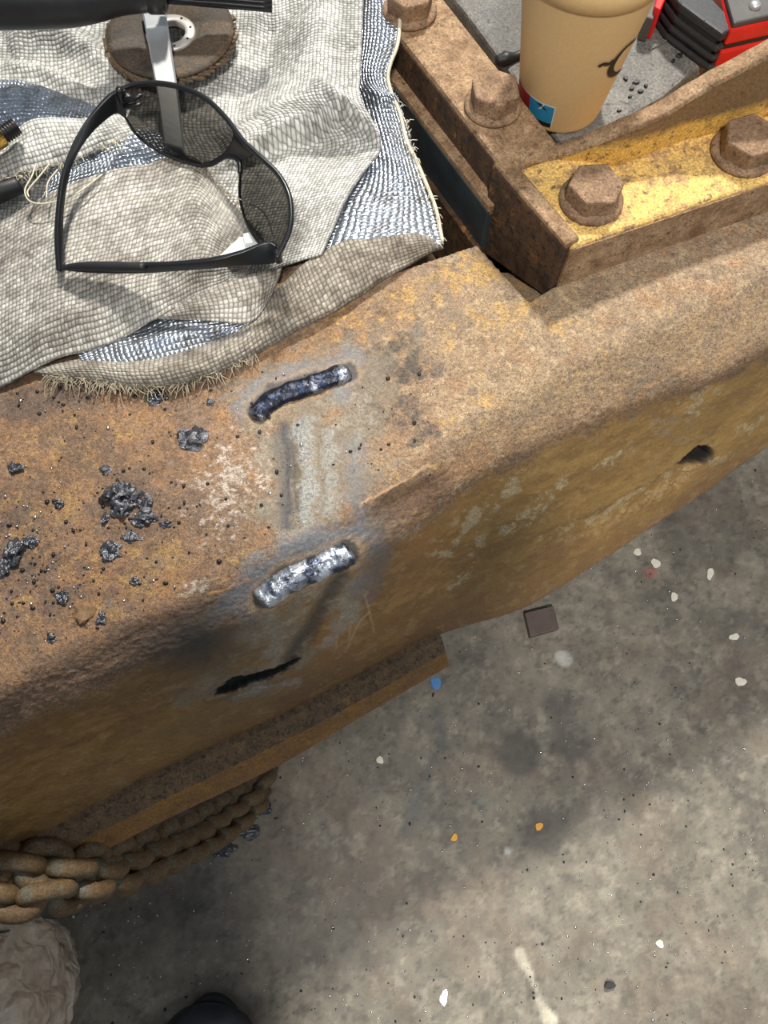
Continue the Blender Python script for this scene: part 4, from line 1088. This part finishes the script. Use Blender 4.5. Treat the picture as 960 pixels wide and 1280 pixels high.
tube('nose_pad', BO[nb0 - 6:nb1 + 8] + [0, 0, .0005], .0019, M['black_plastic'], GL, 8)
def temple(top, bot_, n, thick, name):
    A, B = paired(top, n), paired(bot_, n)
    gg = np.stack([A, A * .5 + B * .5, B], 1)
    o = put(name, gg.reshape(-1, 3), grid_faces(n, 3), M['black_plastic'], GL)
    m = o.modifiers.new('thickness', 'SOLIDIFY'); m.thickness = thick; m.offset = 0
    b = o.modifiers.new('bevel', 'BEVEL'); b.width = .0008; b.segments = 2
    return o
# far arm: broad at the hinge, curving down to the left
temple([(157, 111, .061), (140, 116, .061), (118, 138, .060), (100, 162, .058), (86, 190, .055), (76, 225, .051), (71, 265, .046), (69, 300, .040), (72, 338, .033)],
       [(158, 148, .043), (144, 141, .048), (124, 156, .052), (107, 176, .053), (93, 200, .051), (83, 230, .047), (78, 268, .042), (78, 302, .036), (77, 340, .030)], 60, .0034, 'temple_arm')
# near arm: from the right hinge along the bottom
tA = temple([(346, 306, .057), (332, 302, .057), (300, 314, .056), (262, 324, .054), (220, 328, .050), (180, 329, .046), (130, 328, .040), (100, 329, .036), (80, 334, .033)],
       [(344, 328, .045), (330, 330, .046), (300, 331, .047), (262, 334, .046), (220, 337, .043), (180, 340, .038), (130, 341, .034), (100, 340, .032), (80, 337, .031)], 60, .0034, 'temple_arm')
tube('tip_grip', pix([(78, 335, .0335), (100, 333, .0375), (140, 333, .042), (181, 334, .046)]), [.0018, .0030, .0032, .0026], M['rubber'], tA, 10, n=24)
for a in ((150, 116, .062), (347, 318, .055)):
    v, f = lathe_geo([(.0001, .0036), (.002, .0034), (.0026, .001), (.0026, -.006), (.0001, -.006)], 12, P(*a)); put('hinge', v, f, M['black_plastic'], GL)
tube('hinge_lug', pix([(156, 126, .058), (170, 122, .060), (178, 118, .062)]), [.0022, .0016, .0008], M['black_plastic'], GL, 8)
tube('hinge_lug', pix([(156, 134, .054), (168, 132, .056), (176, 130, .058)]), [.0022, .0016, .0008], M['black_plastic'], GL, 8)

# ------------------------------------------------------------------ slag lumps on the casting
def lump(px, py, w, h, seed, mat, flat=.6, base=None, spike=.35):
    c = on_beam(px, py) if base is None else base
    k = 0.00056
    bm = bmesh.new(); bmesh.ops.create_icosphere(bm, subdivisions=3, radius=1)
    for v in bm.verts:
        q = v.co.copy(); n = mnoise.noise(q * 1.6 + Vector((seed * 3.1, seed, 0)))
        d = 1 + spike * n * 2 + .22 * mnoise.cell(q * 2.3 + Vector((seed, 0, seed)))
        v.co = Vector((q.x * w * k / 2 * d, q.y * h * k / 2 * 1.2 * d, max(-.35, q.z) * min(w, h) * k / 2 * flat * d)) 
    R_ = Matrix.Rotation(seed * 1.3, 4, 'Z')
    V = [np.array(R_ @ v.co if w == h else v.co) + c for v in bm.verts]; F_ = [[x.index for x in fc.verts] for fc in bm.faces]
    bm.free(); return V, F_
def slag(px, py, w, h, seed, label, mat='slag', cat='slag lump', group=None, name='slag_lump', flat=.7):
    V, F_ = lump(px, py, w, h, seed, M[mat], flat)
    return put(name, V, F_, M[mat], None, smooth=False, label=label, cat=cat, group=group)
slag(241, 549, 30, 22, 1, 'square glossy black slag lump left of the upper weld')
slag(197, 497, 20, 14, 2, 'grey slag lump at the frayed blanket edge')
slag(19, 586, 16, 12, 3, 'dark slag chip near the left edge below the blanket')
slag(133, 586, 14, 8, 4, 'tiny dark slag chip above the crumbled slag cluster')
slag(138, 688, 22, 18, 5, 'flat dark grey slag chip below the crumbled slag cluster', flat=.4)
slag(163, 672, 18, 9, 6, 'thin black slag flake just below the crumbled slag cluster', flat=.5)
slag(78, 744, 15, 14, 7, 'round shiny black slag bead near the yellow paint patch')
slag(20, 688, 22, 26, 8, 'jagged black slag lump at the left picture edge')
slag(38, 678, 18, 10, 9, 'small grey slag lump touching the jagged black one')
slag(4, 714, 14, 18, 10, 'shiny slag bit on the left picture edge')
slag(75, 630, 11, 9, 11, 'small slag bead left of the crumbled slag cluster')
slag(127, 772, 9, 12, 12, 'bluish slag bit beside the brown flake')
slag(170, 727, 10, 6, 13, 'silvery slag crumb on the yellow paint patch')
slag(104, 767, 24, 20, 14, 'flat brown rust flake standing proud near the rounded edge', 'slag_brown', 'rust flake', name='rust_flake', flat=.45)
slag(66, 796, 8, 8, 15, 'tiny slag bead near the rounded edge')
slag(262, 503, 9, 7, 16, 'tiny black bead near the blanket border')
cl = thing('slag_cluster', 'crumbled cluster of glossy grey slag on the orange rust', 'slag lump', tuple(on_beam(160, 630)))
for i, (x, y, w, h) in enumerate([(158, 612, 20, 16), (139, 620, 18, 18), (153, 636, 24, 20), (170, 622, 16, 14), (182, 632, 14, 18), (178, 648, 20, 12), (165, 628, 12, 12), (146, 610, 10, 8), (190, 648, 16, 8), (133, 650, 8, 12), (205, 655, 12, 7)]):
    V, F_ = lump(x, y, w, h, 20 + i, None, .9); put('slag_piece', V, F_, M['slag'], cl, smooth=False)
# spatter: too small and too many to count
def spatter(name, pts, rmin, rmax, mat, label, cat, parent=None):
    bm = bmesh.new(); bmesh.ops.create_icosphere(bm, subdivisions=1, radius=1)
    bv = np.array([v.co[:] for v in bm.verts]); bf = [[v.index for v in f.verts] for f in bm.faces]; bm.free()
    V = []; Fc = []
    for p in pts:
        r = rmin + (rmax - rmin) * random.random() ** 3
        q = bv * r * np.array([random.uniform(.7, 1.4), random.uniform(.7, 1.4), random.uniform(.5, .9)]) + np.asarray(p) + [0, 0, r * .3]
        o = len(V); V += q.tolist(); Fc += [[o + x for x in f] for f in bf]
    put(name, V, Fc, mat, parent, kind='stuff', label=label, cat=cat)
def scatter_top(n, f):
    out = []
    while len(out) < n:
        x = random.uniform(0, 560); y = random.uniform(460, 860)
        if random.random() < f(x, y): 
            p = on_beam(x, y)
            out.append(p)
    return out
def dens(x, y):
    e = y + 0.47 * x
    if e > 850 or y < 486 - max(0, x - 230) * .55: return 0
    return .15 + .85 * math.exp(-((x - 30) / 80) ** 2 - ((y - 700) / 70) ** 2) + .5 * math.exp(-((x - 160) / 70) ** 2 - ((y - 640) / 50) ** 2) + .7 * math.exp(-((x - 60) / 90) ** 2 - ((y - 505) / 18) ** 2)
spatter('dark_spatter', scatter_top(420, dens), .0004, .0015, M['spatd'], 'fine dark weld spatter scattered over the casting', 'spatter')
spatter('bright_spatter', scatter_top(160, dens), .0004, .0013, M['spat'], 'fine bright weld spatter scattered over the casting', 'spatter')

# ------------------------------------------------------------------ things on the floor
def floor_pts(n, f):
    out = []
    while len(out) < n:
        x = random.uniform(-10, 970); y = random.uniform(540, 1290)
        if y < 1100 - .56 * x - 20: continue
        if random.random() < f(x, y): out.append(P(x, y, FLOOR))
    return out
spatter('floor_sparkle', floor_pts(1000, lambda x, y: .3 + .7 * fbm(np.array(x / 60.), np.array(y / 60.), 3)), .0005, .0015, M['spat'], 'bright metal spatter beads scattered over the concrete floor', 'spatter')
spatter('floor_grit', floor_pts(520, lambda x, y: .15 + .85 * (fbm(np.array(x / 90.) + 5, np.array(y / 90.), 3) > .52)), .0005, .0017, M['spatd'], 'dark grit scattered over the concrete floor', 'grit')
def flake(px, py, w, h, seed, mat, label, cat='flake', name='paint_flake', th=.0012):
    n = 12; tp = []
    for i in range(n):
        a = 2 * math.pi * i / n; r = 1 + .16 * math.sin(seed * 5 + a * 2) + .12 * math.sin(seed * 3 + a * 3) + .06 * math.sin(seed + a * 5)
        tp.append(P(px + w / 2 * r * math.cos(a), py + h / 2 * r * math.sin(a), FLOOR + th))
    bm = prism_bm(tp, [np.array([p[0], p[1], FLOOR + .0001]) for p in tp], .0002, 1)
    bm_put(name, bm, mat, None, label=label, cat=cat)
flake(545, 854, 15, 14, 1, M['blue_chip'], 'bright blue paint flake on the floor below the flange end')
flake(568, 1047, 9, 9, 2, M['orange'], 'orange paint dot on the floor, the left of two', cat='paint spot')
flake(674, 1033, 9, 11, 3, M['orange'], 'orange paint dot on the floor beside a dark stain, right of two', cat='paint spot')
flake(475, 950, 8, 11, 4, M['white_chip'], 'round cream flake on the floor right of the chain')
flake(820, 704, 12, 11, 5, M['white_chip'], 'round pale flake on the floor under the slotted side')
flake(797, 690, 11, 8, 6, M['white_chip'], 'pale flake beside the round one under the slotted side')
flake(888, 717, 9, 14, 7, M['white_chip'], 'oblong white flake on the floor near the right edge')
flake(918, 796, 12, 9, 8, M['white_chip'], 'yellowish white flake on the floor at the right, upper of two')
flake(926, 852, 13, 12, 9, M['white_chip'], 'yellowish white flake on the floor at the right, lower of two')
flake(825, 1180, 10, 10, 10, M['white_chip'], 'white speck of paint at the lower right of the floor')
flake(843, 746, 10, 10, 11, M['white_chip'], 'white dot on the floor beside the dark arc mark')
flake(555, 1247, 10, 20, 12, M['spat'], 'small crumpled silver scrap at the bottom of the floor', 'scrap', 'metal_scrap')
flake(763, 1232, 12, 10, 13, M['spatd'], 'dark nugget on the lower floor', 'nugget', 'metal_nugget', .006)
prism('steel_tile', [(656, 766), (692, 757), (699, 786), (663, 796)], FLOOR + .012, FLOOR, plain('dark_square_steel', (92, 78, 70), .5, .2, .2, 60, .3), None, .0008, label='small dark square steel plate on the floor under the casting', cat='plate')

# ------------------------------------------------------------------ chain
CH = thing('rusty_chain', 'heavy rusty chain hanging doubled under the casting', 'chain', tuple(P(250, 1040, -.49)))
link_me = {}
def link_mesh(L, W, r):
    pts = []
    for k in range(28):
        a = 2 * math.pi * k / 28
        x = math.cos(a); y = math.sin(a)
        pts.append(((L - W) / 2 * (1 if x > 0 else -1) * (abs(x) > 1e-6) + W / 2 * x, W / 2 * y, 0))
    v, f = tube_geo(np.array(pts), r, 8, closed=True)
    me = bpy.data.meshes.new('chain_link'); me.from_pydata(v.tolist(), [], f); me.polygons.foreach_set('use_smooth', [True] * len(me.polygons)); me.materials.append(M['chain'])
    return me
LM = link_mesh(.030, .025, .0066)
def strand(pts, phase):
    c = np.array(smooth_curve(pix(pts), 400)); d = np.r_[0, np.cumsum(np.linalg.norm(np.diff(c, axis=0), axis=1))]
    n = int(d[-1] / .0185)
    for k in range(n):
        s = (k + .5) * .0185; p = np.array([np.interp(s, d, c[:, j]) for j in range(3)]); q = np.array([np.interp(s + .004, d, c[:, j]) for j in range(3)])
        t_ = Vector(q - p).normalized(); up = Vector((0, -.5, .85)); b = (up - up.dot(t_) * t_).normalized(); e = t_.cross(b)
        Rm = Matrix((t_, b, e)).transposed().to_4x4()
        roll = (math.pi / 4 if (k + phase) % 2 else -math.pi / 4) + random.uniform(-.12, .12) + (math.pi * .5 if False else 0)
        o = bpy.data.objects.new('chain_link', LM); COL.objects.link(o); o.parent = CH
        o.matrix_local = Matrix.Translation(Vector(p - np.array(CH['_org']))) @ Rm @ Matrix.Rotation(roll, 4, 'X')
strand([(-60, 1066, -.142), (0, 1078, -.146), (45, 1082, -.150), (92, 1083, -.168), (130, 1079, -.20), (165, 1069, -.24), (200, 1054, -.28), (240, 1036, -.34), (280, 1014, -.40), (312, 994, -.45), (332, 974, -.486)], 0)
strand([(-60, 1106, -.142), (0, 1116, -.146), (48, 1117, -.150), (88, 1110, -.168), (128, 1100, -.20), (165, 1090, -.24), (205, 1074, -.28), (245, 1055, -.34), (290, 1028, -.42), (325, 1000, -.486)], 1)
slag_f = [(312, 1040, 22, 14, 31), (280, 1062, 26, 14, 32), (330, 1012, 16, 12, 33)]
for i, (x, y, w, h, s) in enumerate(slag_f):
    V, F_ = lump(x, y, w * 1.6, h * 1.6, s, None, .7, base=P(x, y, FLOOR + .003))
    put('slag_lump', V, F_, M['slag'], None, smooth=False, label=['glossy black slag lump on the floor below the chain end', 'crumbly dark slag lump on the floor below the middle of the chain', 'small dark slag lump on the floor touching the chain end'][i], cat='slag lump')

# ------------------------------------------------------------------ crumpled plastic bag at the lower left
def bag():
    nu, nv = 90, 120; V = []
    c0 = P(-24, 1262, -.36)
    for i in range(nu):
        ph = i / (nu - 1)
        for j in range(nv):
            a = 2 * math.pi * j / nv
            r = .058 * (math.sin(math.pi * min(.98, ph * .92 + .06)) ** .55)
            d = Vector((math.cos(a), math.sin(a), ph * 2))
            r *= 1 + .22 * mnoise.noise(d * 1.7 + Vector((3, 1, 0))) + .09 * mnoise.noise(d * 5) + .05 * abs(mnoise.noise(d * 11))
            V.append((c0[0] + r * math.cos(a) * 1.05, c0[1] + r * math.sin(a) * 1.25, FLOOR + .002 + ph * .20 + .012 * mnoise.noise(d * 3)))
    f = grid_faces(nu, nv, True)
    f = [t_[::-1] for t_ in f]
    B = thing('plastic_bag', 'crumpled translucent beige plastic bag at the lower left corner', 'bag', (c0[0], c0[1], FLOOR))
    put('bag_body', V, f, M['film'], B)
    # gathered neck
    g = []
    for i in range(24):
        for j in range(60):
            a = 2 * math.pi * j / 60; q = i / 23
            r = .012 + .012 * q + .004 * math.sin(a * 7 + q * 3) * (0.4 + q)
            g.append((c0[0] + .014 + r * math.cos(a), c0[1] + .055 + q * .022 + r * math.sin(a) * .6, FLOOR + .175 + q * .03 + .006 * math.sin(a * 3)))
    put('bag_neck', g, grid_faces(24, 60, True), M['film'], B)
bag()

# ------------------------------------------------------------------ the photographer, only a boot tip in view
def person():
    tx, ty = P(268, 1246, FLOOR)[:2]
    PR = thing('person', 'person in dark work clothes with a black boot tip at the bottom edge', 'person', (tx, ty - .2, FLOOR))
    def boot(cx, cy):
        rails = []
        for q, hw, hz, z0 in [(0, .010, .018, .022), (.008, .030, .036, .014), (.025, .044, .050, .012), (.055, .050, .058, .012), (.09, .051, .064, .012), (.13, .047, .082, .012), (.17, .042, .12, .012), (.21, .041, .14, .012), (.25, .038, .14, .012), (.275, .024, .12, .014)]:
            ring = []
            for j in range(20):
                a = 2 * math.pi * j / 20; ca, sa = math.cos(a), math.sin(a)
                zz = z0 + (max(0, sa) ** .8) * (hz - z0)
                ring.append((cx + hw * 1.15 * ca * (1 - .35 * max(0, sa) ** 2), cy - q, FLOOR + zz + (.0015 * math.sin(q * 260) if .06 < q < .14 and sa > .3 else 0)))
            rails.append(ring)
        g = np.array(rails); V = g.reshape(-1, 3); f = grid_faces(10, 20, True)
        f += [tuple(range(19, -1, -1)), tuple(180 + j for j in range(20))]
        o = put('boot', V, f, M['boot'], PR, label='black leather work boot')
        m = o.modifiers.new('sub', 'SUBSURF'); m.levels = 2; m.render_levels = 2
        so = []
        for j in range(40):
            a = 2 * math.pi * j / 40; so.append((cx + .060 * math.cos(a) * (1 if math.sin(a) > -.3 else .85), cy - .138 + .143 * math.sin(a)))
        bm = prism_bm([(x, y, FLOOR + .016) for x, y in so], [(x, y, FLOOR + .0005) for x, y in so], .002, 2)
        bm_put('boot_sole', bm, M['sole'], o, smooth=False)
    boot(tx, ty); boot(tx - .26, ty - .12)
    verts = []; edges = []; radii = []
    def add(p, r, par=None):
        verts.append(p); radii.append(r)
        if par is not None: edges.append((par, len(verts) - 1))
        return len(verts) - 1
    bx, by = tx - .03, ty - .30
    pel = add((bx, by - .06, .40), (.17, .13)); w = add((bx, by - .08, .58), (.15, .12), pel); c = add((bx + .01, by + .10, .80), (.17, .12), w); n = add((bx + .02, by + .20, .96), (.07, .07), c)
    h1 = add((bx + .03, by + .25, 1.05), (.075, .085), n); h2 = add((bx + .03, by + .27, 1.14), (.07, .08), h1)
    for sx, (fx, fy) in ((1, (tx, ty - .23)), (-1, (tx - .26, ty - .35))):
        hp = add((bx + .1 * sx, by - .05, .32), (.095, .095), pel); kn = add((fx - .01 * sx, fy + .03, -.02), (.07, .07), hp); an = add((fx, fy + .0, -.37), (.058, .060), kn)
        sh = add((bx + .19 * sx, by + .12, .86), (.065, .065), c); el = add((bx + .23 * sx, by + .14, .62), (.05, .05), sh); wr = add((.02 + .07 * sx, -.09, .50), (.032, .035), el)
    me = bpy.data.meshes.new('body'); org = np.array(PR['_org'])
    me.from_pydata([tuple(np.array(v) - org) for v in verts], edges, []); o = bpy.data.objects.new('body', me); COL.objects.link(o); o.parent = PR
    t = NT('work_clothes_and_skin'); z_ = t.node('ShaderNodeSeparateXYZ'); t.link(t.coord(), z_.inputs[0]); n_ = t.noise(t.coord(), 300, 3)
    zz = z_.outputs[2]
    c = t.mix(t.math('GREATER_THAN', zz, .92), lin4((34, 38, 48)), lin4((52, 58, 66)))
    c = t.mix(t.math('GREATER_THAN', zz, 1.50), c, lin4((196, 150, 124)))
    c = t.mix(t.math('GREATER_THAN', zz, 1.66), c, lin4((40, 30, 24)))
    me.materials.append(t.out(c, .85, 0.0, t.bump(n_, .3, .001)))
    m = o.modifiers.new('skin', 'SKIN'); 
    for i, r in enumerate(radii): me.skin_vertices[0].data[i].radius = r
    me.skin_vertices[0].data[0].use_root = True
    s = o.modifiers.new('sub', 'SUBSURF'); s.levels = 2; s.render_levels = 2
person()
for o in list(bpy.data.objects):
    if '_org' in o: del o['_org']
